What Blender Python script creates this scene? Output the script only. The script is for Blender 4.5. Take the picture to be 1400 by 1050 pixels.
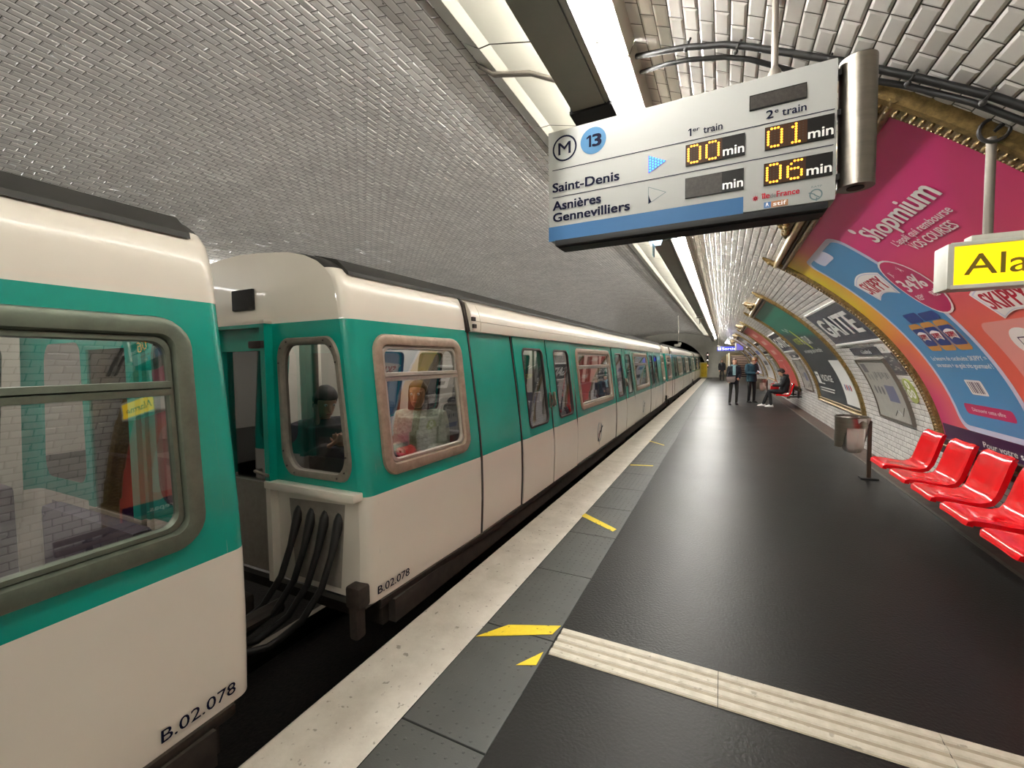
import bpy, bmesh, math, random
import numpy as np
from mathutils import Vector, Matrix

for _o in list(bpy.data.objects):
    bpy.data.objects.remove(_o, do_unlink=True)
SC = bpy.context.scene
COL = SC.collection
random.seed(7)
PI = math.pi

# ------------------------------------------------------------------ camera
FPX = 590.0
_dy = Vector((289.0, 33.0, -FPX)).normalized()
_tx = 700 - (FPX * FPX + 13.0 * 33.0) / 289.0
_dx = -Vector((_tx - 700, 13.0, -FPX)).normalized()
_dz = _dx.cross(_dy)
ROT = Matrix((_dx, _dy, _dz))                      # camera axes -> world axes
cam_data = bpy.data.cameras.new('camera')
cam_data.sensor_width = 36.0
cam_data.sensor_fit = 'HORIZONTAL'
cam_data.lens = FPX / 1400.0 * 36.0
cam_data.clip_start = 0.02
cam_data.clip_end = 300
cam = bpy.data.objects.new('camera', cam_data)
COL.objects.link(cam)
cam.matrix_world = Matrix.Translation((0, 0, 1.65)) @ ROT.to_4x4()
SC.camera = cam

# ------------------------------------------------------------------ world, exposure
SC.view_settings.view_transform = 'Standard'
SC.view_settings.look = 'None'
SC.view_settings.gamma = 1.0
SC.view_settings.use_curve_mapping = False
SC.view_settings.exposure = 1.15
w = bpy.data.worlds.new('world')
SC.world = w
w.use_nodes = True
w.node_tree.nodes['Background'].inputs[0].default_value = (0.02, 0.02, 0.02, 1)
w.node_tree.nodes['Background'].inputs[1].default_value = 0.3
TUBE_NEAR = 80.0        # fluorescent tubes above this platform
TUBE_LEFT = 17.0        # tubes on the track side of the same beam
TUBE_FAR = 12.0         # the same band over the opposite platform
SC.cycles.max_bounces = 7
SC.cycles.diffuse_bounces = 4
SC.cycles.glossy_bounces = 4
SC.cycles.transparent_max_bounces = 12
SC.cycles.sample_clamp_indirect = 6.0
SC.cycles.caustics_reflective = False
SC.cycles.caustics_refractive = False

# ------------------------------------------------------------------ materials
MATS = {}
def mat(name, col, rough=0.5, metal=0.0, spec=0.5, noise=0.0, nscale=20.0, bump=0.0, bscale=60.0,
        rvar=0.0, emit=None, estr=0.0, island=0.0, coat=0.0, ncol=None, stretch=None, specks=0.0):
    m = bpy.data.materials.new(name)
    m.use_nodes = True
    nt = m.node_tree
    b = nt.nodes['Principled BSDF']
    N, L = nt.nodes, nt.links
    b.inputs['Base Color'].default_value = (*col, 1)
    b.inputs['Roughness'].default_value = rough
    b.inputs['Metallic'].default_value = metal
    b.inputs['Specular IOR Level'].default_value = spec
    b.inputs['Coat Weight'].default_value = coat
    tc = N.new('ShaderNodeTexCoord')
    vec = tc.outputs['Object']
    if stretch:
        mp = N.new('ShaderNodeMapping')
        mp.inputs['Scale'].default_value = stretch
        L.new(vec, mp.inputs['Vector']); vec = mp.outputs['Vector']
    if noise > 0 or ncol:
        nz = N.new('ShaderNodeTexNoise')
        nz.inputs['Scale'].default_value = nscale
        nz.inputs['Detail'].default_value = 6
        nz.inputs['Roughness'].default_value = 0.65
        L.new(vec, nz.inputs['Vector'])
        rmp = N.new('ShaderNodeValToRGB')
        rmp.color_ramp.elements[0].position = 0.35
        rmp.color_ramp.elements[1].position = 0.68
        c0 = ncol if ncol else tuple(c * (1 - noise) for c in col)
        rmp.color_ramp.elements[0].color = (*c0, 1)
        rmp.color_ramp.elements[1].color = (*[min(1, c * (1 + noise * 0.4)) for c in col], 1)
        L.new(nz.outputs['Fac'], rmp.inputs['Fac'])
        L.new(rmp.outputs['Color'], b.inputs['Base Color'])
        if rvar > 0:
            mr = N.new('ShaderNodeMapRange')
            mr.inputs['To Min'].default_value = max(0.02, rough - rvar)
            mr.inputs['To Max'].default_value = rough + rvar
            L.new(nz.outputs['Fac'], mr.inputs['Value'])
            L.new(mr.outputs['Result'], b.inputs['Roughness'])
    if specks > 0:                                  # scuffs and chips
        n2 = N.new('ShaderNodeTexNoise'); n2.inputs['Scale'].default_value = 24; n2.inputs['Detail'].default_value = 3
        L.new(vec, n2.inputs['Vector'])
        r2 = N.new('ShaderNodeValToRGB')
        r2.color_ramp.elements[0].position = 0.64; r2.color_ramp.elements[0].color = (0, 0, 0, 1)
        r2.color_ramp.elements[1].position = 0.69; r2.color_ramp.elements[1].color = (specks, specks, specks, 1)
        L.new(n2.outputs['Fac'], r2.inputs['Fac'])
        mx = N.new('ShaderNodeMix'); mx.data_type = 'RGBA'
        L.new(r2.outputs['Color'], mx.inputs[0])
        L.new(b.inputs['Base Color'].links[0].from_socket, mx.inputs[6])
        mx.inputs[7].default_value = (col[0] * .28, col[1] * .26, col[2] * .24, 1)
        L.new(mx.outputs[2], b.inputs['Base Color'])
    if island > 0:
        g = N.new('ShaderNodeNewGeometry')
        hs = N.new('ShaderNodeHueSaturation')
        hs.inputs['Color'].default_value = (*col, 1)
        mr = N.new('ShaderNodeMapRange')
        mr.inputs['To Min'].default_value = 1 - island
        mr.inputs['To Max'].default_value = 1 + island * 0.5
        L.new(g.outputs['Random Per Island'], mr.inputs['Value'])
        L.new(mr.outputs['Result'], hs.inputs['Value'])
        if b.inputs['Base Color'].is_linked:
            L.new(b.inputs['Base Color'].links[0].from_socket, hs.inputs['Color'])
        L.new(hs.outputs['Color'], b.inputs['Base Color'])
    if bump > 0:
        nb = N.new('ShaderNodeTexNoise')
        nb.inputs['Scale'].default_value = bscale
        nb.inputs['Detail'].default_value = 5
        L.new(vec, nb.inputs['Vector'])
        bp = N.new('ShaderNodeBump')
        bp.inputs['Strength'].default_value = bump
        bp.inputs['Distance'].default_value = 0.01
        L.new(nb.outputs['Fac'], bp.inputs['Height'])
        L.new(bp.outputs['Normal'], b.inputs['Normal'])
    if emit:
        b.inputs['Emission Color'].default_value = (*emit, 1)
        b.inputs['Emission Strength'].default_value = estr
    MATS[name] = m
    return m

def S(r, g, b):                                    # 0-255 sRGB -> linear
    f = lambda c: (c / 255 / 12.92) if c / 255 <= 0.04045 else ((c / 255 + 0.055) / 1.055) ** 2.4
    return (f(r), f(g), f(b))

def attr_mat(name, rough=0.4):                     # printed artwork: colour stored on the sheet itself
    m = mat(name, (1, 1, 1), rough)
    nt = m.node_tree
    a = nt.nodes.new('ShaderNodeAttribute')
    a.attribute_name = 'Col'
    nt.links.new(a.outputs['Color'], nt.nodes['Principled BSDF'].inputs['Base Color'])
    return m

def glass_mat(name, tint, base=0.10, ior=1.7, rough=0.02, milky=0.0):
    m = bpy.data.materials.new(name)
    m.use_nodes = True
    nt = m.node_tree
    for n in list(nt.nodes):
        if n.type != 'OUTPUT_MATERIAL':
            nt.nodes.remove(n)
    out = [n for n in nt.nodes if n.type == 'OUTPUT_MATERIAL'][0]
    tr = nt.nodes.new('ShaderNodeBsdfTransparent'); tr.inputs[0].default_value = (*tint, 1)
    gl = nt.nodes.new('ShaderNodeBsdfGlossy'); gl.inputs['Roughness'].default_value = rough
    gl.inputs['Color'].default_value = (0.9, 0.9, 0.9, 1)
    fr = nt.nodes.new('ShaderNodeFresnel'); fr.inputs['IOR'].default_value = ior
    ad = nt.nodes.new('ShaderNodeMath'); ad.operation = 'ADD'; ad.inputs[1].default_value = base
    ad.use_clamp = True
    mx = nt.nodes.new('ShaderNodeMixShader')
    nt.links.new(fr.outputs[0], ad.inputs[0]); nt.links.new(ad.outputs[0], mx.inputs[0])
    nt.links.new(tr.outputs[0], mx.inputs[1]); nt.links.new(gl.outputs[0], mx.inputs[2])
    last = mx
    if milky:
        df = nt.nodes.new('ShaderNodeBsdfDiffuse'); df.inputs[0].default_value = (*S(222, 214, 202), 1)
        m2 = nt.nodes.new('ShaderNodeMixShader'); m2.inputs[0].default_value = milky
        nt.links.new(mx.outputs[0], m2.inputs[1]); nt.links.new(df.outputs[0], m2.inputs[2]); last = m2
    nt.links.new(last.outputs[0], out.inputs[0])
    MATS[name] = m
    return m

tile = mat('glazed_tile', S(228, 223, 216), 0.12, spec=0.55, island=0.10, noise=0.10, nscale=1.7)
grout = mat('tile_grout', S(88, 82, 74), 0.8)
sheetm = mat('plain_tile_wall', S(205, 200, 190), 0.3)
panelm = mat('cream_panel', S(194, 190, 175), 0.45, noise=0.06, nscale=2)
beamm = mat('beam_grey', S(128, 126, 116), 0.42, noise=0.10, nscale=2.5)
beamedge = mat('beam_edge', S(112, 98, 86), 0.5)
darkm = mat('dark_metal', S(42, 40, 38), 0.5)
blackm = mat('black_matt', S(14, 14, 14), 0.7)
tubem = mat('tube_light', (1, 1, 1), 0.5, emit=(1.0, 0.98, 0.945), estr=TUBE_NEAR)
tubelm = mat('tube_light_track_side', (1, 1, 1), 0.5, emit=(1.0, 0.98, 0.945), estr=TUBE_LEFT)
tubefm = mat('tube_light_far', (1, 1, 1), 0.5, emit=(1.0, 0.98, 0.945), estr=TUBE_FAR)
asphalt = mat('platform_asphalt', S(30, 29, 27), 0.36, spec=0.17, noise=0.22, nscale=0.7, rvar=0.06, bump=0.28, bscale=60)
slabm = mat('edge_slab', S(62, 63, 60), 0.55, noise=0.15, nscale=5, bump=0.10, bscale=120)
whitem = mat('platform_edge_paint', S(206, 199, 188), 0.6, noise=0.0, nscale=4, bump=0.25, bscale=50, ncol=S(184, 176, 164), specks=0.7)
stripm = mat('tactile_cream', S(190, 183, 167), 0.5, nscale=14, ncol=S(168, 160, 143), specks=0.5)
stripg = mat('tactile_groove', S(150, 140, 120), 0.6, noise=0.2)
yellowt = mat('yellow_tape', S(220, 192, 30), 0.5, nscale=30, ncol=S(206, 178, 28), specks=0.95)
kerbm = mat('kerb_dark', S(92, 86, 78), 0.5, noise=0.3, nscale=6)
gutter = mat('gutter_brown', S(88, 70, 60), 0.6, noise=0.4, nscale=8)
ballast = mat('track_bed', S(34, 30, 27), 0.9, noise=0.5, nscale=25, bump=0.8, bscale=40)
railm = mat('rail_steel', S(120, 112, 104), 0.3, metal=1.0)
concrete = mat('end_wall_render', S(186, 184, 172), 0.7, noise=0.12, nscale=1.5)
tunnelm = mat('tunnel_soot', S(30, 28, 26), 0.9, noise=0.4)
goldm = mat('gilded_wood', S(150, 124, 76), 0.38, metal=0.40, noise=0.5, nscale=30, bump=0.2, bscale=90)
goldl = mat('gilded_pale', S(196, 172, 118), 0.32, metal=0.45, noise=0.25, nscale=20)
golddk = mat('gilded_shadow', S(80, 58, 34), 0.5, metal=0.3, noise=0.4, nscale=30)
steel = mat('brushed_steel', S(140, 133, 123), 0.34, metal=1.0, noise=0.12, nscale=3, stretch=(1, 1, 14))
galv = mat('galvanised', S(128, 120, 110), 0.5, metal=0.5, noise=0.1, nscale=10)
signw = mat('sign_white', S(166, 166, 161), 0.5, spec=0.2)
signblue = mat('sign_blue', S(52, 92, 132), 0.5, spec=0.2)
discblue = mat('sign_disc_blue', S(68, 114, 150), 0.5, spec=0.2)
navy = mat('navy_print', S(12, 14, 40), 0.6, spec=0.1)
ledblack = mat('led_panel', S(20, 18, 16), 0.4, spec=0.2)
leddim = mat('led_panel_dim', S(62, 58, 54), 0.4, spec=0.2, noise=0.3, nscale=80)
orange = mat('led_orange', (1, 0.4, 0.03), 0.5, emit=(1.0, 0.33, 0.02), estr=1.5)
ledblue = mat('led_blue', (0.0, 0.12, 0.3), 0.5, emit=(0.03, 0.50, 0.9), estr=0.8)
ledbluebk = mat('led_blue_back', (0.0, 0.02, 0.25), 0.4, emit=(0.01, 0.05, 0.9), estr=0.6)
whitep = mat('white_print', S(238, 236, 230), 0.4)
redp = mat('red_print', S(180, 30, 52), 0.5, spec=0.2)
brownp = mat('brown_print', S(168, 112, 70), 0.4)
midblue = mat('blue_print', S(70, 112, 160), 0.4)
greylogo = mat('logo_grey', S(96, 116, 118), 0.4)
yellowlit = mat('yellow_lit_panel', S(250, 214, 20), 0.35, emit=(1.0, 0.67, 0.0), estr=0.5)
yellowtxt = mat('lit_sign_lettering', S(120, 100, 22), 0.4)
signgrey = mat('sign_frame_grey', S(196, 194, 182), 0.45, noise=0.06)
redseat = mat('red_plastic', S(226, 12, 24), 0.16, spec=0.5, coat=0.2, noise=0.06, nscale=6)
brownrail = mat('bench_rail_brown', S(84, 66, 52), 0.45, noise=0.25, nscale=12)
bagm = glass_mat('clear_plastic_bag', (0.86, 0.83, 0.78), 0.10, 1.45, 0.2, 0.55)
cablem = mat('black_cable', S(24, 22, 21), 0.5)
# train
cream = mat('train_cream', S(232, 223, 208), 0.30, noise=0.06, nscale=3, coat=0.2)
roofm = mat('train_roof', S(42, 41, 38), 0.6, noise=0.2, nscale=5)
frameb = mat('window_frame_beige', S(170, 150, 132), 0.42, metal=0.35, noise=0.25, nscale=16)
frameg = mat('window_frame_green_grey', S(104, 112, 98), 0.38, metal=0.45, noise=0.2, nscale=14)
frameend = mat('end_frame_grey', S(128, 120, 108), 0.5, metal=0.2, noise=0.2, nscale=16)
frameal = mat('window_frame_aluminium', S(190, 182, 170), 0.35, metal=0.7, noise=0.15, nscale=14)
sealm = mat('door_seal', S(38, 28, 24), 0.6)
under = mat('underframe', S(52, 44, 38), 0.7, noise=0.4, nscale=12)
lining = mat('interior_lining', S(196, 190, 178), 0.5)
seatf = mat('interior_seat', S(70, 62, 78), 0.7, noise=0.2)
pane = glass_mat('train_glass', (0.50, 0.50, 0.50), 0.14, 1.65)
lampin = mat('interior_lamp', (1, 1, 1), 0.5, emit=(1.0, 0.96, 0.9), estr=9.0)
bellows = mat('gangway_grey', S(150, 142, 132), 0.5, noise=0.15)
rusty = mat('rusty_step', S(50, 40, 33), 0.7, noise=0.5, nscale=25)

def livery():
    m = mat('train_livery', (1, 1, 1), 0.26, coat=0.25)
    nt = m.node_tree; N = nt.nodes; L = nt.links
    tc = N.new('ShaderNodeTexCoord'); sp = N.new('ShaderNodeSeparateXYZ')
    L.new(tc.outputs['Object'], sp.inputs[0])
    nz = N.new('ShaderNodeTexNoise'); nz.inputs['Scale'].default_value = 2.2; nz.inputs['Detail'].default_value = 6
    L.new(tc.outputs['Object'], nz.inputs['Vector'])
    def step(th):
        g = N.new('ShaderNodeMath'); g.operation = 'GREATER_THAN'; g.inputs[1].default_value = th
        L.new(sp.outputs['Z'], g.inputs[0]); return g
    lo, hi = step(0.805), step(1.945)
    sub = N.new('ShaderNodeMath'); sub.operation = 'SUBTRACT'
    L.new(lo.outputs[0], sub.inputs[0]); L.new(hi.outputs[0], sub.inputs[1])
    cr = N.new('ShaderNodeMix'); cr.data_type = 'RGBA'
    cr.inputs[6].default_value = (*S(229, 220, 207), 1); cr.inputs[7].default_value = (*S(238, 230, 217), 1)
    L.new(nz.outputs['Fac'], cr.inputs[0])
    tl = N.new('ShaderNodeMix'); tl.data_type = 'RGBA'
    tl.inputs[6].default_value = (*S(0, 136, 120), 1); tl.inputs[7].default_value = (*S(6, 162, 144), 1)
    L.new(nz.outputs['Fac'], tl.inputs[0])
    mx = N.new('ShaderNodeMix'); mx.data_type = 'RGBA'
    L.new(sub.outputs[0], mx.inputs[0]); L.new(cr.outputs[2], mx.inputs[6]); L.new(tl.outputs[2], mx.inputs[7])
    L.new(mx.outputs[2], N['Principled BSDF'].inputs['Base Color'])
    return m
liverym = livery()

# ------------------------------------------------------------------ mesh helpers
class MB:
    def __init__(s):
        s.V, s.F, s.M, s.C = [], [], [], {}
    def add(s, vs, fs, m=0):
        o = len(s.V)
        s.V += [tuple(v) for v in vs]
        for f in fs:
            s.F.append(tuple(i + o for i in f)); s.M.append(m)
        return o
    def box(s, c, d, m=0, rot=None, bev=0.0):
        hx, hy, hz = d[0] / 2, d[1] / 2, d[2] / 2
        if bev > 0:
            bm = bmesh.new(); bmesh.ops.create_cube(bm, size=1.0)
            for v in bm.verts: v.co = (v.co.x * d[0], v.co.y * d[1], v.co.z * d[2])
            bmesh.ops.bevel(bm, geom=list(bm.edges), offset=bev, segments=2, profile=0.6, affect='EDGES')
            vs = [v.co.copy() for v in bm.verts]; bm.verts.index_update()
            fs = [[v.index for v in f.verts] for f in bm.faces]; bm.free()
        else:
            vs = [Vector((x, y, z)) for x in (-hx, hx) for y in (-hy, hy) for z in (-hz, hz)]
            fs = [(0, 1, 3, 2), (4, 6, 7, 5), (0, 4, 5, 1), (2, 3, 7, 6), (0, 2, 6, 4), (1, 5, 7, 3)]
        if rot is not None: vs = [rot @ v for v in vs]
        c = Vector(c)
        s.add([v + c for v in vs], fs, m)
        return s
    def loft(s, secs, m=0, cap=True, closed=True):
        n = len(secs[0]); vs = [p for q in secs for p in q]; fs = []
        for i in range(len(secs) - 1):
            for j in range(n if closed else n - 1):
                k = (j + 1) % n
                fs.append((i * n + j, i * n + k, (i + 1) * n + k, (i + 1) * n + j))
        if cap and closed:
            fs.append(tuple(reversed(range(n))))
            fs.append(tuple((len(secs) - 1) * n + j for j in range(n)))
        s.add(vs, fs, m); return s
    def tube(s, pts, r, n=10, m=0, cap=True, round_=False):
        pts = [Vector(p) for p in pts]
        rs = list(r) if isinstance(r, (list, tuple)) else [r] * len(pts)
        if round_:                                  # hemispherical ends
            d0 = (pts[0] - pts[1]).normalized(); d1 = (pts[-1] - pts[-2]).normalized()
            a, b = [], []
            for t in (0.92, 0.6):
                a.append((pts[0] + d0 * rs[0] * t, rs[0] * math.sqrt(1 - t * t)))
                b.append((pts[-1] + d1 * rs[-1] * t, rs[-1] * math.sqrt(1 - t * t)))
            P = a + list(zip(pts, rs)) + b[::-1]
            pts = [p for p, _ in P]; rs = [q for _, q in P]
        t0 = (pts[1] - pts[0]).normalized()
        up = Vector((0, 0, 1)) if abs(t0.z) < 0.9 else Vector((1, 0, 0))
        u = t0.cross(up).normalized(); secs = []
        for i, p in enumerate(pts):
            if i == 0: t = t0
            elif i == len(pts) - 1: t = (pts[i] - pts[i - 1]).normalized()
            else: t = ((pts[i] - pts[i - 1]).normalized() + (pts[i + 1] - pts[i]).normalized()).normalized()
            u = (u - t * u.dot(t)).normalized(); v = t.cross(u)
            secs.append([p + (u * math.cos(2 * PI * k / n) + v * math.sin(2 * PI * k / n)) * rs[i] for k in range(n)])
        return s.loft(secs, m, cap)
    def lathe(s, prof, c, n=20, m=0, cap=True):
        c = Vector(c)
        return s.loft([[c + Vector((r * math.cos(2 * PI * k / n), r * math.sin(2 * PI * k / n), z)) for k in range(n)] for r, z in prof], m, cap)
    def ball(s, c, r, m=0, n=14, rot=None):
        c = Vector(c); r = (r, r, r) if not isinstance(r, (tuple, list)) else r; secs = []
        for i in range(n // 2 + 1):
            a = PI * (i + 0.02) / (n // 2 + 0.04) - PI / 2
            q = []
            for k in range(n):
                v = Vector((math.cos(a) * math.cos(2 * PI * k / n) * r[0], math.cos(a) * math.sin(2 * PI * k / n) * r[1], math.sin(a) * r[2]))
                q.append(c + (rot @ v if rot is not None else v))
            secs.append(q)
        return s.loft(secs, m)
    def grid(s, fn, nu, nv, m=0, flip=False):
        vs = [fn(i / nu, j / nv) for i in range(nu + 1) for j in range(nv + 1)]; fs = []
        for i in range(nu):
            for j in range(nv):
                a = i * (nv + 1) + j
                f = (a, a + nv + 1, a + nv + 2, a + 1)
                fs.append(f[::-1] if flip else f)
        return s.add(vs, fs, m)
    def build(s, name, mats, parent=None, smooth=None, remesh=0.0, sm_it=0):
        me = bpy.data.meshes.new(name)
        me.from_pydata(s.V, [], s.F)
        for q in (mats if isinstance(mats, (list, tuple)) else [mats]): me.materials.append(q)
        me.polygons.foreach_set('material_index', s.M)
        if s.C:
            at = me.color_attributes.new('Col', 'FLOAT_COLOR', 'POINT')
            cols = np.ones((len(s.V), 4), dtype=np.float32)
            for i, c in s.C.items(): cols[i, :3] = c
            at.data.foreach_set('color', cols.ravel())
        me.update()
        if smooth is not None:
            me.shade_smooth()
            me.set_sharp_from_angle(angle=math.radians(smooth))
        o = bpy.data.objects.new(name, me); COL.objects.link(o)
        if parent: o.parent = parent
        if remesh:
            md = o.modifiers.new('union', 'REMESH'); md.mode = 'VOXEL'; md.voxel_size = remesh; md.use_smooth_shade = True
            if sm_it:
                q = o.modifiers.new('soft', 'SMOOTH'); q.iterations = sm_it; q.factor = 0.5
        return o

def tag(o, label=None, cat=None, group=None, kind=None):
    if label: o['label'] = label
    if cat: o['category'] = cat
    if group: o['group'] = group
    if kind: o['kind'] = kind
    return o
def thing(name, loc, label, cat, group=None, rz=0.0):
    o = bpy.data.objects.new(name, None); COL.objects.link(o)
    o.location = loc; o.rotation_euler = (0, 0, rz); o.empty_display_size = 0.1
    return tag(o, label, cat, group)
def struct(o, label=None):
    o['kind'] = 'structure'
    if label: o['label'] = label; o['category'] = 'structure'
    return o
def pieces(name, mats, parent, items, smooth=None):
    # each callable draws one piece; every piece becomes an object of its own
    for fn in items:
        mb = MB(); fn(mb); mb.build(name, mats, parent, smooth)
def copy_tree(o, parent=None):
    c = o.copy(); COL.objects.link(c); c.parent = parent
    for ch in [q for q in list(o.children)]: copy_tree(ch, c)
    return c

# text outlines, made before anything else exists
def text2d(txt, size=1.0, bold=0.0, shear=0.0, align='LEFT', space=1.0):
    cu = bpy.data.curves.new('t', 'FONT'); cu.body = txt; cu.size = size; cu.offset = bold; cu.shear = shear
    cu.align_x = align; cu.space_character = space; cu.resolution_u = 3; cu.fill_mode = 'FRONT'
    ob = bpy.data.objects.new('t', cu); COL.objects.link(ob)
    dg = bpy.context.evaluated_depsgraph_get(); ev = ob.evaluated_get(dg); me = ev.to_mesh()
    vs = [(v.co.x, v.co.y) for v in me.vertices]; fs = [tuple(p.vertices) for p in me.polygons]
    ev.to_mesh_clear(); bpy.data.objects.remove(ob); bpy.data.curves.remove(cu)
    return vs, fs
TX = {}
def T(txt, h=1.0, w=None, bold=0.0, shear=0.0):
    """text scaled so that its bounding box starts at 0, is w wide and its capitals are h high"""
    heavy = bold; bold = 0.0
    key = (txt, bold, shear)
    if key not in TX:
        vs, fs = text2d(txt, 1.0, bold, shear)
        x0 = min(v[0] for v in vs); x1 = max(v[0] for v in vs)
        TX[key] = ([((a - x0), b) for a, b in vs], fs, x1 - x0)
    vs, fs, wd = TX[key]
    k = h / 0.70
    kx = (w / wd) if w else k
    base = [(a * kx, b * k) for a, b in vs]
    if not heavy: return [(a, b, 0.0) for a, b in base], fs
    t = heavy * h * 1.2                              # heavier strokes: the outline repeated with a small shift
    V, F = [], []
    for dx, dy in ((-t, -t * .5), (t, -t * .5), (-t, t * .5), (t, t * .5), (0, 0)):
        o = len(V); V += [(a + dx, b + dy, len(V) / max(1, len(base)) * 0.00025) for a, b in base]; F += [tuple(i + o for i in f) for f in fs]
    return V, F

# ------------------------------------------------------------------ vault geometry
CX, CZ, EA, EB = -4.6, 0.3, 7.0, 4.0
_th = np.linspace(0, PI, 8001)
_S = np.concatenate([[0], np.cumsum(np.hypot(np.diff(EA * np.cos(_th)), np.diff(EB * np.sin(_th))))])
STOT = float(_S[-1])
def E(s, off=0.0):
    """arc length s up the right wall -> (x, z); off moves inwards"""
    if s <= 0: return CX + EA - off, CZ + s
    if s >= STOT: return CX - EA + off, CZ - (s - STOT)
    t = np.interp(s, _S, _th)
    c, q = math.cos(t), math.sin(t)
    nx, nz = c / EA, q / EB
    l = math.hypot(nx, nz)
    return CX + EA * c - off * nx / l, CZ + EB * q - off * nz / l
def W(y, s, off=0.0):
    x, z = E(s, off)
    return Vector((x, y, z))
# ================================================================== STRUCTURE
Y0, Y1, YT0 = -12.0, 45.0, -4.0
S_BAND0, S_BAND1 = 4.60, 5.82
YB = 41.5                                          # where the light band ends

def np_object(name, V, Q, mi, mats):
    me = bpy.data.meshes.new(name)
    nv, nq = len(V), len(Q)
    me.vertices.add(nv); me.vertices.foreach_set('co', np.asarray(V, dtype=np.float32).ravel())
    me.loops.add(nq * 4); me.loops.foreach_set('vertex_index', np.asarray(Q, dtype=np.int32).ravel())
    me.polygons.add(nq)
    me.polygons.foreach_set('loop_start', np.arange(0, nq * 4, 4, dtype=np.int32))
    for q in mats: me.materials.append(q)
    me.polygons.foreach_set('material_index', np.asarray(mi, dtype=np.int32))
    me.update(calc_edges=True); me.validate(); me.shade_flat()
    o = bpy.data.objects.new(name, me); COL.objects.link(o)
    return o

def tiled(name, s0, s1, skips=(), tiles=True, tl=0.16, th=0.08):
    rng = np.random.default_rng(int(s0 * 100) + 500)
    V, Q, MI = [], [], []
    # sheet behind the tiles
    ns = max(2, int((s1 - s0) / 0.12)); base = 0
    ss = np.linspace(s0, s1, ns + 1)
    for a, b, mm in ((Y0, YT0, 1), (YT0, Y1, 0)):
        vv = []
        for s in ss:
            for y in (a, b):
                x, z = E(float(s), -0.001); vv.append((x, y, z))
        q = [(2 * i + base, 2 * i + 2 + base, 2 * i + 3 + base, 2 * i + 1 + base) for i in range(ns)]
        V += vv; Q += q; MI += [mm if tiles else 1] * len(q); base += len(vv)
    V = [np.array(V, dtype=np.float32)]; Q = [np.array(Q, dtype=np.int32)]; MI = [np.array(MI, dtype=np.int32)]
    if tiles:
        nr = int(round((s1 - s0) / th))
        g, bv, hgt = 0.0030, 0.011, 0.0032
        for r in range(nr):
            sa, sb = s0 + r * th + g, s0 + (r + 1) * th - g
            ystart = YB if any(a < (sa + sb) / 2 < b for a, b in skips) else YT0
            y = np.arange(ystart + (0.5 * tl if r % 2 else 0.0), Y1 - tl * 0.6, tl)
            n = len(y); ya, yb = y + g, y + tl - g
            ya2, yb2 = ya + bv, yb - bv
            P = np.zeros((n, 8, 3), dtype=np.float32)
            j = (rng.standard_normal((n, 3)) * 0.0007)
            for k, (s, yy, off) in enumerate(((sa, ya, 0), (sa, yb, 0), (sb, yb, 0), (sb, ya, 0),
                                              (sa + bv, ya2, hgt), (sa + bv, yb2, hgt), (sb - bv, yb2, hgt), (sb - bv, ya2, hgt))):
                x, z = E(s, off)
                P[:, k, 0] = x; P[:, k, 1] = yy; P[:, k, 2] = z
            # tiny random tilt of each face
            xa, za = E(sa, 0.0); xb, zb = E(sa, 0.01)
            nx, nz = (xb - xa) / 0.01, (zb - za) / 0.01
            for k, (cs, cy) in ((4, (-1, -1)), (5, (-1, 1)), (6, (1, 1)), (7, (1, -1))):
                d = j[:, 0] + cs * j[:, 1] + cy * j[:, 2]
                P[:, k, 0] += d * nx; P[:, k, 2] += d * nz
            off = base + np.arange(n)[:, None, None] * 8
            tmpl = np.array([(4, 7, 6, 5), (0, 4, 5, 1), (1, 5, 6, 2), (2, 6, 7, 3), (3, 7, 4, 0)])
            Q.append((off + tmpl[None]).reshape(-1, 4).astype(np.int32))
            V.append(P.reshape(-1, 3)); MI.append(np.full(n * 5, 2, dtype=np.int32)); base += n * 8
    o = np_object(name, np.concatenate(V), np.concatenate(Q), np.concatenate(MI), [grout, sheetm, tile])
    return struct(o)

tiled('wall_right', -0.36, 3.40)
tiled('ceiling', 3.40, 13.80, ((S_BAND0, S_BAND1),))
tiled('wall_left', 13.80, STOT + 0.36, tiles=False)

# cream panels of the light band on the vault (both platforms)
def band(name, mirror):
    mb = MB(); g = 0.006
    prof = []
    for s, off in ((S_BAND1 + 0.01, 0.03), (5.68, 0.075), (5.60, 0.05), (5.2, 0.035), (4.9, 0.035), (S_BAND0 + 0.03, 0.03), (S_BAND0, 0.09), (S_BAND0 - 0.012, 0.09), (S_BAND0 - 0.012, 0.0)):
        prof.append(E(s, off))
    y = Y0
    while y < YB - 0.2:
        y2 = min(y + 1.13, YB)
        for i in range(len(prof) - 1):
            (xa, za), (xb, zb) = prof[i], prof[i + 1]
            p = [(xa, y + g, za), (xb, y + g, zb), (xb, y2 - g, zb), (xa, y2 - g, za)]
            if mirror: p = [(2 * CX - a, b, c) for a, b, c in p][::-1]
            mb.add(p, [(0, 1, 2, 3)])
        y = y2
    return struct(mb.build(name, panelm))
band('trim_1', False)

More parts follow.
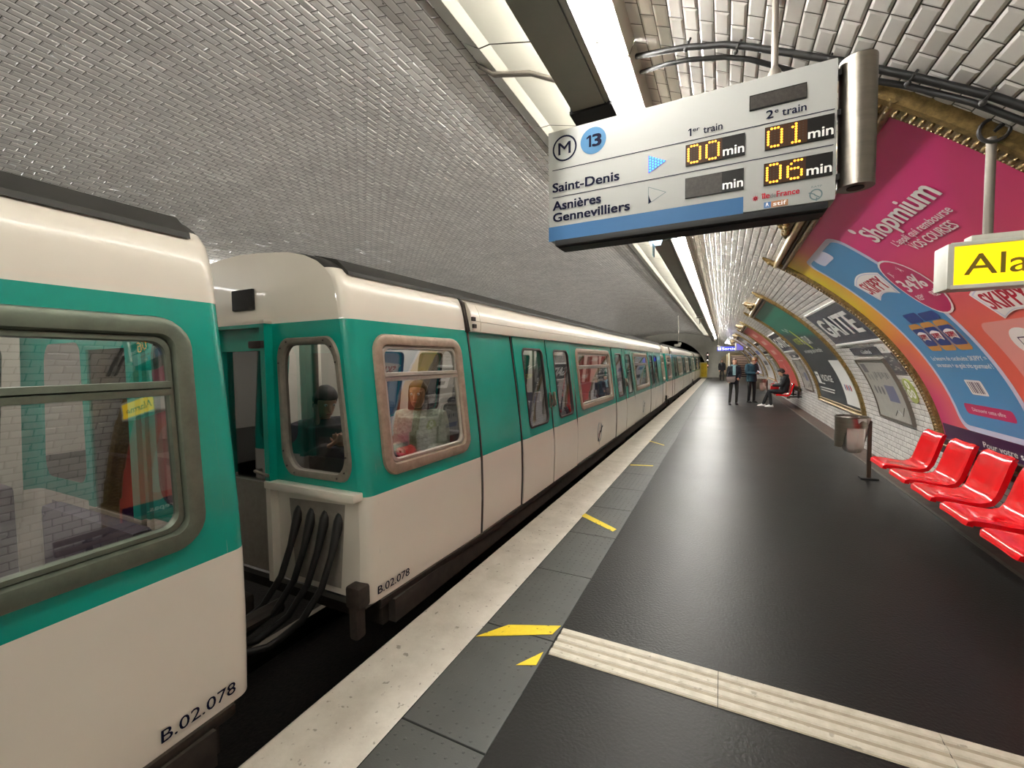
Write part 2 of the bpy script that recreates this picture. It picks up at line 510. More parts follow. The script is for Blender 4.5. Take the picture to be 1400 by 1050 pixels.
# platform
XE = -1.80
f = MB()
f.add([(-0.885, Y0, 0), (2.0, Y0, 0), (2.0, Y1, 0), (-0.885, Y1, 0)], [(0, 1, 2, 3)], 0)
f.add([(2.0, Y0, 0.004), (2.035, Y0, 0.004), (2.035, Y1, 0.004), (2.0, Y1, 0.004)], [(0, 1, 2, 3)], 2)
f.add([(2.0, Y0, 0.0), (2.0, Y0, 0.004), (2.0, Y1, 0.004), (2.0, Y1, 0.0)], [(0, 1, 2, 3)], 2)
f.add([(2.035, Y0, 0.004), (2.035, Y0, -0.05), (2.035, Y1, -0.05), (2.035, Y1, 0.004)], [(0, 3, 2, 1)], 1)
f.add([(2.035, Y0, -0.05), (2.42, Y0, -0.05), (2.42, Y1, -0.05), (2.035, Y1, -0.05)], [(0, 1, 2, 3)], 1)
# platform edge: white nosing with a worn lip
f.add([(XE, Y0, -0.02), (XE + 0.03, Y0, 0), (-1.335, Y0, 0), (XE, Y1, -0.02), (XE + 0.03, Y1, 0), (-1.335, Y1, 0)], [(0, 1, 4, 3), (1, 2, 5, 4)], 3)
f.add([(XE, Y0, -0.10), (XE, Y0, -0.02), (XE, Y1, -0.02), (XE, Y1, -0.10)], [(0, 1, 2, 3)], 3)
f.add([(XE, Y0, -0.10), (XE + 0.12, Y0, -0.10), (XE + 0.12, Y1, -0.10), (XE, Y1, -0.10)], [(0, 3, 2, 1)], 4)
f.add([(XE + 0.12, Y0, -1.15), (XE + 0.12, Y0, -0.10), (XE + 0.12, Y1, -0.10), (XE + 0.12, Y1, -1.15)], [(0, 1, 2, 3)], 4)
f.add([(-1.335, Y0, -0.012), (-0.885, Y0, -0.012), (-0.885, Y1, -0.012), (-1.335, Y1, -0.012)], [(0, 1, 2, 3)], 4)
struct(f.build('floor', [asphalt, gutter, kerbm, whitem, tunnelm]))
# edge slabs with their studs
sl = MB(); y = 1.505 - 0.815 * 16
rnd = random.Random(3)
while y < Y1 - 0.5:
    c = (-1.11, y + 0.4075, -0.008); sl.box(c, (0.444, 0.806, 0.017), 0, bev=0.004)
    if -1 < y < 14:
        for i in range(8):
            for j in range(15):
                if rnd.random() < 0.25: continue
                px, py = -1.11 - 0.19 + i * 0.054, y + 0.03 + j * 0.054
                sl.lathe([(0.009, 0.0), (0.0075, 0.0022), (0.003, 0.003)], (px, py, 0.0), 6, 0)
    y += 0.815
struct(sl.build('trim_3', slabm))
# opposite platform, track bed, tunnel
g = MB()
g.add([(-7.4, Y0, 0), (-11.7, Y0, 0), (-11.7, Y1, 0), (-7.4, Y1, 0)], [(0, 3, 2, 1)], 0)
g.add([(-7.4, Y0, -1.15), (-7.4, Y0, 0), (-7.4, Y1, 0), (-7.4, Y1, -1.15)], [(0, 3, 2, 1)], 1)
struct(g.build('floor_opposite', [asphalt, tunnelm]))
g = MB()
g.add([(-7.4, Y0, -1.15), (XE + 0.12, Y0, -1.15), (XE + 0.12, Y1 + 40, -1.15), (-7.4, Y1 + 40, -1.15)], [(0, 1, 2, 3)], 0)
struct(g.build('floor_trackbed', [ballast]))

# far end wall with tunnel arch and passage arch; near end wall plain
def end_wall(name, yy, holes, thick=0.5):
    bm = bmesh.new()
    outer = []
    for i in range(97):
        x, z = E(STOT * i / 96, -0.05); outer.append((x, z))
    outer += [(CX - EA - 0.05, -1.15), (CX + EA + 0.05, -1.15)]
    edges = []
    for loop in [outer] + holes:
        vs = [bm.verts.new((x, yy, z)) for x, z in loop]
        for i in range(len(vs)): edges.append(bm.edges.new((vs[i], vs[(i + 1) % len(vs)])))
    bmesh.ops.triangle_fill(bm, use_beauty=True, use_dissolve=False, edges=edges)
    kill = []
    for fc in bm.faces:
        c = fc.calc_center_median()
        for h in holes:
            if inpoly((c.x, c.z), h): kill.append(fc); break
    bmesh.ops.delete(bm, geom=kill, context='FACES_ONLY')
    for h in holes:                                  # reveals
        n = len(h)
        a = [bm.verts.new((x, yy, z)) for x, z in h]; b = [bm.verts.new((x, yy + thick, z)) for x, z in h]
        for i in range(n): bm.faces.new((a[i], a[(i + 1) % n], b[(i + 1) % n], b[i]))
    me = bpy.data.meshes.new(name); bm.to_mesh(me); bm.free(); me.materials.append(concrete)
    o = bpy.data.objects.new(name, me); COL.objects.link(o)
    return struct(o)
def inpoly(p, poly):
    x, y = p; c = False; n = len(poly)
    for i in range(n):
        (x1, y1), (x2, y2) = poly[i], poly[(i + 1) % n]
        if (y1 > y) != (y2 > y) and x < (x2 - x1) * (y - y1) / (y2 - y1) + x1: c = not c
    return c
arch_t = [(-1.40, -1.1), (-1.40, 0.3)] + [(-4.6 + 3.2 * math.cos(t), 0.3 + 3.3 * math.sin(t)) for t in np.linspace(0.05, PI - 0.05, 40)] + [(-7.8, 0.3), (-7.8, -1.1)]
arch_p = [(2.25, 0.0), (2.25, 1.2)] + [(0.95 + 1.3 * math.cos(t), 1.2 + 1.15 * math.sin(t)) for t in np.linspace(0.05, PI - 0.05, 24)] + [(-0.35, 1.2), (-0.35, 0.0)]
end_wall('wall_far', Y1, [arch_t, arch_p])
end_wall('wall_near', Y0, [])
t = MB()
sec = lambda yy: [(x, yy, z) for x, z in arch_t]
t.loft([sec(Y1 + 0.5), sec(Y1 + 40)], 0, cap=False)
t.add(sec(Y1 + 40), [tuple(range(len(arch_t)))], 0)
struct(t.build('wall_tunnel', tunnelm))
# passage beyond the arch
p = MB()
p.add([(-0.5, Y1, 0), (2.4, Y1, 0), (2.4, Y1 + 9, 0), (-0.5, Y1 + 9, 0)], [(0, 1, 2, 3)], 1)
for q in ([(-0.5, Y1 + .5, 0), (-0.5, Y1 + 9, 0), (-0.5, Y1 + 9, 3.6), (-0.5, Y1 + .5, 3.6)], [(2.4, Y1 + .5, 0), (2.4, Y1 + 9, 0), (2.4, Y1 + 9, 3.6), (2.4, Y1 + .5, 3.6)],
          [(-0.5, Y1 + 9, 0), (2.4, Y1 + 9, 0), (2.4, Y1 + 9, 3.6), (-0.5, Y1 + 9, 3.6)], [(-0.5, Y1 + .5, 3.6), (2.4, Y1 + .5, 3.6), (2.4, Y1 + 9, 3.6), (-0.5, Y1 + 9, 3.6)]):
    p.add(q, [(0, 1, 2, 3)], 0)
struct(p.build('wall_passage', [mat('passage_cream', S(206, 196, 168), 0.5), asphalt]))
st = MB()
for i in range(12):
    st.box((1.42, Y1 + 1.6 + i * 0.30, 0.085 + i * 0.17 / 2), (1.5, 0.30, 0.17 * (i + 1)), 0)
    st.box((1.42, Y1 + 1.455 + i * 0.30, 0.17 * (i + 1) - 0.02), (1.5, 0.03, 0.045), 1)
o = st.build('staircase', [mat('stair_dark', S(50, 44, 44), 0.6), mat('stair_nosing', S(176, 150, 140), 0.6)])
tag(o, 'dark stairs with pale nosings climbing beyond the passage arch', 'stairs')
eb = thing('balustrade', (0.42, Y1 + 1.2, 0), 'cream sloping balustrade beside the stairs in the far passage', 'balustrade')
b = MB(); b.loft([[(x, 0, 0.0), (x, 0, 0.95), (x, 3.9, 3.1), (x, 3.9, 2.1)] for x in (-0.12, 0.12)], 0)
b.build('panel', MATS['passage_cream'], eb)
b = MB(); b.tube([(0, -0.1, 1.0), (0, 3.9, 3.16)], 0.045, 8); b.build('handrail', darkm, eb, 40)
pl = thing('passage_lamp', (1.0, Y1 + 3.0, 3.55), 'bright ceiling lamp inside the far passage', 'lamp')
b = MB(); b.box((0, 0, 0.02), (0.3, 1.8, 0.05)); b.build('housing', signgrey, pl)
b = MB(); b.box((0, 0, -0.03), (0.2, 1.6, 0.04), bev=0.01); b.build('tube', mat('passage_tube', (1, 1, 1), 0.5, emit=(1, 0.95, 0.85), estr=45.0), pl)
pl = thing('end_lamp', (.35, 41.9, 3.10), 'small bright lamp under the vault near the far end wall', 'lamp')
b = MB(); b.box((0, 0, .06), (.5, .22, .08), 0, bev=.01); b.build('housing', signgrey, pl)
b = MB(); b.box((0, 0, .0), (.42, .16, .05), 0, bev=.01); b.build('diffuser', mat('end_lamp_light', (1, 1, 1), .5, emit=(1, .97, .9), estr=75.0), pl)

# ================================================================== LIGHT BEAMS
def light_beam(name, label, mirror, tm):
    root = thing(name, (0, 0, 0), label, 'light')
    k = (lambda x: 2 * CX - x - 0.25) if mirror else (lambda x: x)
    dz = -0.30 if mirror else 0.0
    xl, xr, zb, zt = -0.895, -0.648, 3.25 + dz, 3.40 + dz
    bm_ = MB(); br = MB(); y = Y0 + 0.2
    prof = [(xl, zt), (xl - 0.004, zb + 0.03), (xl + 0.012, zb), (xr - 0.03, zb), (xr - 0.03, zb + 0.012), (xr - 0.02, zb + 0.012), (xr - 0.02, zb), (xr, zb + 0.008), (xr, zt)]
    seams = []
    while y < YB - 0.3:
        y2 = min(y + 2.98, YB - 0.1)
        bm_.loft([[(k(x), yy, z) for x, z in prof] for yy in (y, y2)], 0)
        bm_.box((k(xr + 0.003), (y + y2) / 2, zb + 0.035), (0.006, y2 - y, 0.06), 1)
        seams.append(y2 + 0.01)
        y = y2 + 0.02
    bm_.build('channel', [beamm, beamedge], root)
    for yy in seams:
        sb = MB(); sb.loft([[(k(x), yy + d, z + (0.006 if z < 3.3 + dz else 0)) for x, z in prof] for d in (-0.012, 0.012)], 0); sb.build('joint_band', sealm, root)
    y = Y0 + 0.5
    while y < YB:
        hg = MB(); hg.box((k(-0.77), y, 3.53 + dz), (0.03, 0.03, 0.28)); hg.build('hanger', galv, root); y += 2.26
    y = Y0 + 0.3
    while y < YB - 1.3:
        tb = MB(); tb.tube([(k(-0.60), y, 3.475 + dz), (k(-0.60), y + 1.36, 3.475 + dz)], 0.022, 8); tb.build('fluorescent_tube', tm, root, 60)
        if not mirror:
            tb = MB(); tb.tube([(-0.935, y, 3.475), (-0.935, y + 1.36, 3.475)], 0.022, 8); tb.build('fluorescent_tube', tubelm, root, 60)
        y += 1.42
    return root
BEAM = light_beam('light_beam', 'long grey metal light beam running under the vault above the near platform', False, tubem)
light_beam('light_beam', 'grey light beam above the opposite platform, hidden behind the train', True, tubefm)
# flexible cables from beam to panel edge
cb = MB(); y = -1.0
for kk in range(32):
    pts = [(-0.70, y + 0.05, 3.36), (-0.62, y + 0.02, 3.46), (-0.58, y, 3.545), (-0.52, y, 3.53)]
    cb.tube(pts, 0.005, 5); y += 1.14
cb.build('tube_lead', darkm, BEAM)['kind'] = 'stuff'

# rails
for xr_ in (-2.48, -3.92):
    r = MB(); r.loft([[(xr_ + a, yy, b) for a, b in ((-.035, -.99), (.035, -.99), (.035, -1.03), (.01, -1.05), (.01, -1.12), (.07, -1.15), (-.07, -1.15), (-.01, -1.12), (-.01, -1.05), (-.035, -1.03))] for yy in (Y0, Y1 + 30)], 0)
    tag(r.build('rail', railm, None), 'steel running rail under the train, %s' % ('closest to the platform edge' if xr_ > -3 else 'the farther one from the platform'), 'rail')

# ================================================================== FLOOR MARKS
ts = thing('tactile_strip', (0, 0, 0), 'ribbed cream guidance strip laid across the dark platform floor', 'floor strip')
prof = []
z0, zh = 0.0, 0.006
def stripy(x, v): return 2.465 - 0.02 * (x + 0.87) / 1.0 * 0.6 - v
b = MB()
for (xa, xb) in ((-0.872, -0.01), (-0.007, 0.86), (0.863, 1.99)):
    b.add([(xa, stripy(xa, 0), 0.003), (xb, stripy(xb, 0), 0.003), (xb, stripy(xb, 0.265), 0.003), (xa, stripy(xa, 0.265), 0.003)], [(3, 2, 1, 0)], 1)
    for i in range(4):
        v0, v1 = 0.004 + i * 0.068, 0.004 + i * 0.068 + 0.046
        P = lambda x, v, z: (x, stripy(x, v), z)
        b.loft([[P(x, v0, 0.003), P(x, v0 + 0.006, 0.009), P(x, v1 - 0.006, 0.009), P(x, v1, 0.003)] for x in (xa, xb)], 0)
b.build('ribbed_plate', [stripm, stripg], ts)
def tape(pts, label):
    mb = MB(); n = len(pts)
    mb.loft([[(x, y, 0.0025) for x, y in pts], [(x, y, 0.0042) for x, y in pts]], 0)
    tag(mb.build('floor_tape', yellowt), label, 'tape', 'yellow tape marks on the edge slabs')
tape([(-1.325, 2.165), (-0.915, 2.376), (-0.896, 2.478), (-1.199, 2.35)], 'large worn yellow tape strip beside the end of the cream guidance strip')
tape([(-1.0, 2.043), (-0.90, 2.09), (-0.905, 2.205)], 'small triangular yellow tape remnant nearest the camera')
tape([(-1.345, 4.39), (-0.946, 4.11), (-0.926, 4.18), (-1.336, 4.49)], 'spotted yellow tape strip lying diagonally on the edge slabs in the middle distance')
tape([(-1.31, 6.88), (-0.975, 6.965), (-0.975, 7.02), (-1.31, 6.94)], 'thin yellow tape line on the edge slabs beyond the spotted one')
tape([(-1.35, 9.13), (-1.02, 8.76), (-1.02, 8.82), (-1.35, 9.19)], 'farthest thin yellow tape line on the edge slabs')
# ================================================================== METRO TRAIN
TL, TC = 15.75, -3.2
_pz = [-0.06, 0.10, 0.45, 0.80, 1.00, 1.20, 1.60, 1.95, 2.08, 2.16, 2.22, 2.28, 2.33, 2.38, 2.42, 2.45, 2.46]
_px = [-1.99, -1.972, -1.955, -1.958, -1.972, -1.995, -2.045, -2.09, -2.108, -2.128, -2.155, -2.215, -2.29, -2.42, -2.60, -2.95, -3.2]
def XS(z): return float(np.interp(z, _pz, _px))
def inset(y):
    d = max(0.0, min(y, TL - y))
    t = 0.055 * max(0.0, 1 - d / 1.3)
    if d < 0.07: t += 0.07 - math.sqrt(max(0, 0.07 ** 2 - (0.07 - d) ** 2))
    return t
def side(y, z, off=0.0, mir=False):
    x = TC + (XS(z) - TC) * (1 - inset(y) / 1.23) + off
    return Vector((2 * TC - x, y, z)) if mir else Vector((x, y, z))

def rrect(y0, y1, z0, z1, r, n=6, skew=0.0):
    """rounded rectangle, starts at the lower right, 4*(n+1) points"""
    P = []
    for cy, cz, a0 in ((y1 - r, z0 + r, -90), (y1 - r, z1 - r, 0), (y0 + r, z1 - r, 90), (y0 + r, z0 + r, 180)):
        for i in range(n + 1):
            a = math.radians(a0 + 90 * i / n)
            P.append((cy + r * math.cos(a), cz + r * math.sin(a)))
    return [(y + skew * (z - (z0 + z1) / 2), z) for y, z in P]
def rect_like(y0, y1, z0, z1, n=6):
    """same point count on a plain rectangle: corners sit in the middle of each corner run"""
    P = []; h = n // 2
    for (cy, cz), (ay, az), (by, bz) in (((y1, z0), (-1, 0), (0, 1)), ((y1, z1), (0, -1), (-1, 0)), ((y0, z1), (1, 0), (0, -1)), ((y0, z0), (0, 1), (1, 0))):
        ly, lz = (y1 - y0) * 0.30, (z1 - z0) * 0.30
        for i in range(n + 1):
            if i < h: k = (h - i) / h; P.append((cy + ay * ly * k, cz + az * lz * k))
            elif i == h: P.append((cy, cz))
            else: k = (i - h) / (n - h); P.append((cy + by * ly * k, cz + bz * lz * k))
    return P
def ring_cell(mb, outer, inner, fn, m=0, steps=5, flip=False):
    secs = []
    for i in range(steps + 1):
        k = i / steps
        secs.append([fn(a[0] * (1 - k) + b[0] * k, a[1] * (1 - k) + b[1] * k) for a, b in zip(outer, inner)])
    mb.loft(secs, m, cap=False)

ZB, ZW0, ZT = 0.10, 0.80, 1.95
CELLS = [('w', 0.0, 1.35, (0.17, 1.19)), ('b', 1.35, 2.22, None), ('d', 2.22, 3.19, (2.43, 3.05)), ('d', 3.19, 4.20, (3.42, 4.04)),
         ('w', 4.20, 6.84, (4.42, 6.62)), ('d', 6.84, 7.86, (7.06, 7.68)), ('d', 7.86, 8.91, (8.10, 8.72)),
         ('w', 8.91, 11.55, (9.13, 11.33)), ('d', 11.55, 12.56, (11.71, 12.33)), ('d', 12.56, 13.53, (12.70, 13.32)), ('b', 13.53, 14.40, None), ('w', 14.40, 15.75, (14.56, 15.58))]
WZ = (0.895, 1.862); DZ = (0.90, 1.815)
SK = 0.03

def plain_cell(mb, y0, y1, z0, z1, off=0.0, m=0, mir=False, ny=None):
    ny = ny or max(2, int((y1 - y0) / 0.16)); nz = max(2, int((z1 - z0) / 0.10))
    mb.grid(lambda u, v: side(y0 + (y1 - y0) * u, z0 + (z1 - z0) * v, off, mir), ny, nz, m)

def build_car():
    root = thing('metro_car', (0, 0, 0), 'car', 'train car')
    root_parts = {}
    # ---- shell: sides, cornice, roof
    for mir in (False, True):
        ln = MB()
        for kind, y0, y1, hole in CELLS:
            sm = MB(); e = 0.018; mb = MB()
            if kind == 'w':
                inner = rrect(hole[0] + .02, hole[1] - .02, WZ[0] + .02, WZ[1] - .02, 0.11, 6, SK)
                # narrow end strips keep the rounded corner of the car smooth
                ya, yb = y0, y1
                if y0 == 0.0: plain_cell(mb, 0.0, 0.10, ZB, ZT, 0, 0, mir, 8); ya = 0.10
                if y1 == TL: plain_cell(mb, TL - 0.10, TL, ZB, ZT, 0, 0, mir, 8); yb = TL - 0.10
                ring_cell(mb, rect_like(ya, yb, ZW0 - .05, ZT), inner, lambda a, b: side(a, b, 0, mir))
                ring_cell(ln, rect_like(max(ya, .1), min(yb, TL - .1), ZW0 - .05, ZT), inner, lambda a, b: side(a, b, -0.07, mir), 0, 3)
                plain_cell(mb, ya, yb, ZB, ZW0 - .05, 0, 0, mir)
            elif kind == 'b':
                plain_cell(mb, y0 + e, y1 - e, ZB, ZT, 0, 0, mir); plain_cell(ln, y0, y1, ZB, ZT, -0.07, 0, mir)
                plain_cell(sm, y0 - .02, y1 + .02, ZB - .03, ZT, -0.02, 0, mir)
            if kind in 'bd' and not mir: pass
            if kind != 'd':
                mb.build('side_panel', liverym, root, 40)
            else:
                inner = rrect(hole[0] - .015, hole[1] + .015, DZ[0] - .015, DZ[1] + .015, 0.09, 6, SK)
                ring_cell(ln, rect_like(y0, y1, ZB, ZT), inner, lambda a, b: side(a, b, -0.07, mir), 0, 3)
                ring_cell(sm, rect_like(y0 - .02, y1 + .02, ZB - .03, ZT + .02), inner, lambda a, b: side(a, b, -0.022, mir), 0, 4)
            if sm.V: sm.build('door_seal', sealm, root, 40)
        ln.build('interior_lining', lining, root, 40)
        # upper cream strip and roof half
        up = MB(); zs = [1.95, 2.0, 2.05, 2.1, 2.15, 2.19, 2.22, 2.25, 2.28]
        ys = [0, .004, .012, .025, .045, .07, .3, .7, 1.0, 1.3] + list(np.linspace(1.6, TL - 1.6, 20)) + [TL - 1.3, TL - 1, TL - .7, TL - .3, TL - .07, TL - .045, TL - .025, TL - .012, TL - .004, TL]
        up.loft([[side(y, z, 0, mir) for z in zs] for y in ys], 0, False, False)
        up.build('upper_panel', liverym, root, 40)
        rf = MB(); zs = [2.28, 2.31, 2.34, 2.37, 2.40, 2.425, 2.445, 2.455, 2.46]
        rf.loft([[side(y, z, 0, mir) for z in zs] for y in ys], 0, False, False)
        rf.build('roof', roofm, root, 40)
        gt = MB()
        gy = [.09, .6, 1.3] + list(np.linspace(2.0, TL - 2.0, 12)) + [TL - 1.3, TL - .6, TL - .09]
        gt.loft([[side(y, 2.235, .014, mir), side(y, 2.262, .034, mir), side(y, 2.35, .07, mir), side(y, 2.40, .02, mir), side(y, 2.26, -.02, mir)] for y in gy], 0)
        gt.build('roof_gutter', roofm, root, 30)
        for yy in (1.35, 2.22, 3.19, 4.20, 6.84, 7.86, 8.91, 11.55, 12.56, 13.53, 14.40):
            gk = MB(); gk.loft([[side(yy - .013, z, -.01, mir), side(yy - .013, z, .006, mir), side(yy + .013, z, .006, mir), side(yy + .013, z, -.01, mir)] for z in np.linspace(ZB - .02, ZT, 14)], 0); gk.build('door_gasket', sealm, root)
        # door cover running the length of the doors
        cv = MB(); L0, L1 = 1.36, TL - 1.36
        pr = [(1.935, .0), (1.94, .045), (2.02, .062), (2.03, .060), (2.032, .050), (2.036, .060), (2.12, .058), (2.20, .04), (2.225, .0)]
        cv.loft([[side(y, z, o, mir) for z, o in pr] for y in np.linspace(L0 + .16, L1 - .16, 16)], 0)
        cv.build('door_cover', cream, root, 30)
        for a, b_ in ((L0, L0 + .145), (L1 - .145, L1)):
            cv = MB(); cv.loft([[side(y, z, o + .004, mir) for z, o in pr] for y in (a, b_)], 0); cv.build('cover_end', cream, root, 30)
        for yy in (L0 - .02, L1 + .02):
            bl = MB(); bl.loft([[side(y, z, o, mir) for z, o in ((1.93, 0), (1.94, .03), (2.2, .03), (2.25, .0))] for y in (yy - .02, yy + .02)], 0)
            for zz in (1.985, 2.05): bl.box(side(yy + (.04 if yy < 5 else -.04), zz, .068, mir), (.02, .05, .035))
            bl.build('cover_gap', sealm, root)
        if mir:
            for kind, y0, y1, hole in CELLS:
                gl = MB(); dl = MB()
                if kind == 'd':
                    inner = rrect(hole[0], hole[1], DZ[0], DZ[1], 0.085, 6, SK)
                    ring_cell(dl, rect_like(y0 + .012, y1 - .012, ZB, ZT), inner, lambda a, b: side(a, b, .012, True))
                    dl.build('door', liverym, root, 40)
                if hole:
                    z = WZ if kind == 'w' else DZ
                    gl.add([side(a, b, -.012, True) for a, b in rrect(hole[0], hole[1], z[0], z[1], .09, 6, SK)], [tuple(range(28))])
                    gl.build('window_glass', pane, root)
            continue
        # ---- windows and doors of the platform side
        for kind, y0, y1, hole in CELLS:
            if kind == 'w':
                fr = MB()
                lo = []
                for d, o in ((0.0, 0.004), (0.006, 0.020), (0.030, 0.030), (0.072, 0.024), (0.080, 0.012), (0.084, -0.03)):
                    lo.append([side(a, b, o) for a, b in rrect(hole[0] + d, hole[1] - d, WZ[0] + d, WZ[1] - d, max(.03, .13 - d), 6, SK)])
                fr.loft(lo, 0, cap=False)
                f_o = fr.build('window_frame', frameb, root, 35)
                inn = MB(); lo = []
                for d, o in ((0.080, 0.000), (0.086, 0.008), (0.102, 0.008), (0.108, -0.02)):
                    lo.append([side(a, b, o) for a, b in rrect(hole[0] + d, hole[1] - d, WZ[0] + d, WZ[1] - d, .06, 6, SK)])
                inn.loft(lo, 0, cap=False)
                zb_ = 1.563
                inn.loft([[side(a, z, o) for z, o in ((zb_ - .03, .0), (zb_ - .028, .014), (zb_ - .004, .016), (zb_, .006), (zb_ + .004, .016), (zb_ + .028, .014), (zb_ + .03, .0))] for a in np.linspace(hole[0] + .09, hole[1] - .09, 6)], 0)
                inn.build('sash', frameal, f_o, 35)
                for za, zc in ((WZ[0] + .07, zb_ - .02), (zb_ + .02, WZ[1] - .07)):
                    gq = MB(); gq.grid(lambda u, v: side(hole[0] + .07 + (hole[1] - hole[0] - .14) * u, za + (zc - za) * v, -.012 if zc < 1.7 else -.004), 2, 3)
                    gq.build('pane', pane, f_o)
            elif kind == 'd':
                d = MB()
                inner = rrect(hole[0], hole[1], DZ[0], DZ[1], 0.085, 6, SK)
                ring_cell(d, rect_like(y0 + .020, y1 - .020, ZB + .0, ZT), inner, lambda a, b: side(a, b, .014))
                # turned edge
                oc = rect_like(y0 + .020, y1 - .020, ZB, ZT)
                d.loft([[side(a, b, .014) for a, b in oc], [side(a, b, -.02) for a, b in oc]], 0, cap=False)
                do = d.build('door', liverym, root, 40)
                g1 = MB(); lo = []
                for dd, o in ((-.004, .016), (.004, .022), (.018, .022), (.024, .0)):
                    lo.append([side(a, b, o) for a, b in rrect(hole[0] + dd, hole[1] - dd, DZ[0] + dd, DZ[1] - dd, .08, 6, SK)])
                g1.loft(lo, 0, cap=False); g1.build('window_seal', sealm, do, 35)
                g2 = MB(); g2.add([side(a, b, .006) for a, b in rrect(hole[0] + .01, hole[1] - .01, DZ[0] + .01, DZ[1] - .01, .075, 6, SK)], [tuple(range(28))])
                g2.build('pane', pane, do)
                left = CELLS.index((kind, y0, y1, hole)) in (2, 5, 8)
                h = MB(); hy = y1 - .07 if left else y0 + .07
                h.box(side(hy, 1.17, .022), (.02, .055, .19), 0, bev=.006)
                h.tube([side(hy, 1.10, .04), side(hy + (.03 if left else -.03), 1.17, .052), side(hy, 1.24, .04)], .011, 8)
                h.build('door_handle', steel, do, 40)
    # ---- ends
    for end in (0, 1):
        fy = (lambda d: d) if end == 0 else (lambda d: TL - d)
        mb = MB()
        def P(x, z, d=0.0): return Vector((x, fy(d), z))
        def xe(z): return side(0.0, z).x
        dz_ = [1.95, 2.05, 2.12, 2.18, 2.22, 2.28, 2.33, 2.38, 2.42, 2.45, 2.46]
        rim = [(xe(z), z) for z in dz_]
        rim += [(2 * TC - x, z) for x, z in rim[-2::-1]]
        mb.add([P(x, z) for x, z in rim], [tuple(range(len(rim)))])
        for sg in (1, -1):
            X = (lambda x: x) if sg == 1 else (lambda x: 2 * TC - x)
            # window zone
            outer = rect_like(0, 1, 0, 1)
            def q(u, v):
                z = 0.80 + 1.15 * v; xr_ = xe(z); return (-2.89 + (xr_ + 2.89) * u, z)
            outer = [q(u, v) for u, v in outer]
            wq = lambda u, v: (-2.80 + .02 * (1 - v) + (0.585 + 0.085 * (1 - v)) * u, 0.885 + 0.955 * v)
            inner = [wq(u, v) for u, v in rrect(0.03, .97, .025, .975, .15)]
            ring_cell(mb, outer, inner, lambda a, b: P(X(a), b), 0, 4)
            # lower zone around the cable recess
            bx = [(-2.89, 0.80), (-2.89, 0.13), (-2.03, 0.13), (-2.02, 0.45), (xe(.8), 0.80)]
            hole = [(-2.74, 0.72), (-2.70, 0.17), (-2.26, 0.17), (-2.20, 0.74)]
            bm_ = [P(X(a), b) for a, b in [(-2.89, .80), (-2.89, .13), hole[1], hole[0]]]; mb.add(bm_, [(0, 1, 2, 3)])
            mb.add([P(X(a), b) for a, b in [(-2.89, .13), (xe(.13), .13), hole[2], hole[1]]], [(0, 1, 2, 3)])
            mb.add([P(X(a), b) for a, b in [(xe(.13), .13), (xe(.45), .45), (xe(.8), .80), hole[3], hole[2]]], [(0, 1, 2, 3, 4)])
            mb.add([P(X(a), b) for a, b in [(xe(.8), .80), (-2.89, .80), hole[0], hole[3]]], [(0, 1, 2, 3)])
            if sg == 1 and end == 0:
                fr = MB(); lo = []
                for d, o in ((0.0, -.002), (.014, -.018), (.060, -.020), (.082, -.010), (.090, .03)):
                    lo.append([P(*wq(u, v), o) for u, v in rrect(d * .9, 1 - d * .9, d * .6, 1 - d * .6, .17)])
                fr.loft(lo, 0, cap=False); fo = fr.build('end_window_frame', frameend, root, 40)
                gq = MB(); gq.add([P(*wq(u, v), .012) for u, v in rrect(.07, .93, .045, .955, .14)], [tuple(range(28))]); gq.build('pane', pane, fo)
                ri = MB()
                for u, v in rrect(.045, .955, .03, .97, .15, 2): ri.ball(P(*wq(u, v), -.022), .007, 0, 6)
                ri.build('rivets', sealm, fo)
                rc = MB()
                rc.loft([[P(a, b, 0) for a, b in hole], [P(a, b, .22) for a, b in hole]], 0)
                rc.build('cable_recess', bellows, root)
                for i in range(4):
                    x0 = -2.66 + i * .13
                    c = MB()
                    c.tube([P(x0, .77, .12), P(x0 + .01, .62, .0), P(x0 + .01, .42, -.07), P(x0 - .03, .22, -.12), P(x0 - .12, .03, -.20), P(x0 - .24, -.09, -.33), P(x0 - .38, -.10, -.5)], [.042, .036, .022, .022, .022, .022, .022], 9)
                    c.build('jumper_cable', cablem, root, 50)
                lg = MB(); lg.box((-2.48, fy(-.03), .812), (.86, .085, .055), 0, bev=.012); lg.build('ledge', cream, root, 40)
                lt = MB(); lt.box((-2.08, fy(-.03), .18), (.12, .10, .14), 0, bev=.02); lt.box((-2.08, fy(-.04), .02), (.07, .08, .22), 0, bev=.02); lt.build('corner_step', rusty, root, 40)
        mb.build('end_panel', liverym, root, 30)
        if end == 1:
            gq = MB(); gq.add([P(*wq(u, v), .012) for u, v in rrect(.04, .96, .03, .97, .13)], [tuple(range(28))]); gq.build('end_glass', pane, root)
        # gangway
        gw = MB()
        gw.box((TC, fy(.02), .47), (.62, .05, .66), 1)
        gw.box((TC, fy(.02), 1.86), (.62, .05, .20), 0)
        for sx in (-.27, .27): gw.box((TC + sx, fy(.02), 1.28), (.08, .05, .98), 0)
        gw.build('gangway_door', [liverym, bellows], root)
        gg = MB(); gg.box((TC, fy(.03), 1.28), (.46, .012, .97)); gg.build('gangway_glass', pane, root)
        gf = MB()
        for sx in (-.32, .32): gf.box((TC + sx, fy(-.02), 1.04), (.05, .08, 1.85), 0)
        gf.box((TC, fy(-.02), 1.945), (.69, .08, .05), 0)
        gf.build('gangway_frame', liverym, root, 40)
        gd = MB(); gd.box((TC + .05, fy(-.005), 2.13), (.24, .03, .15), 0, bev=.008); gd.build('marker_box', blackm, root, 40)
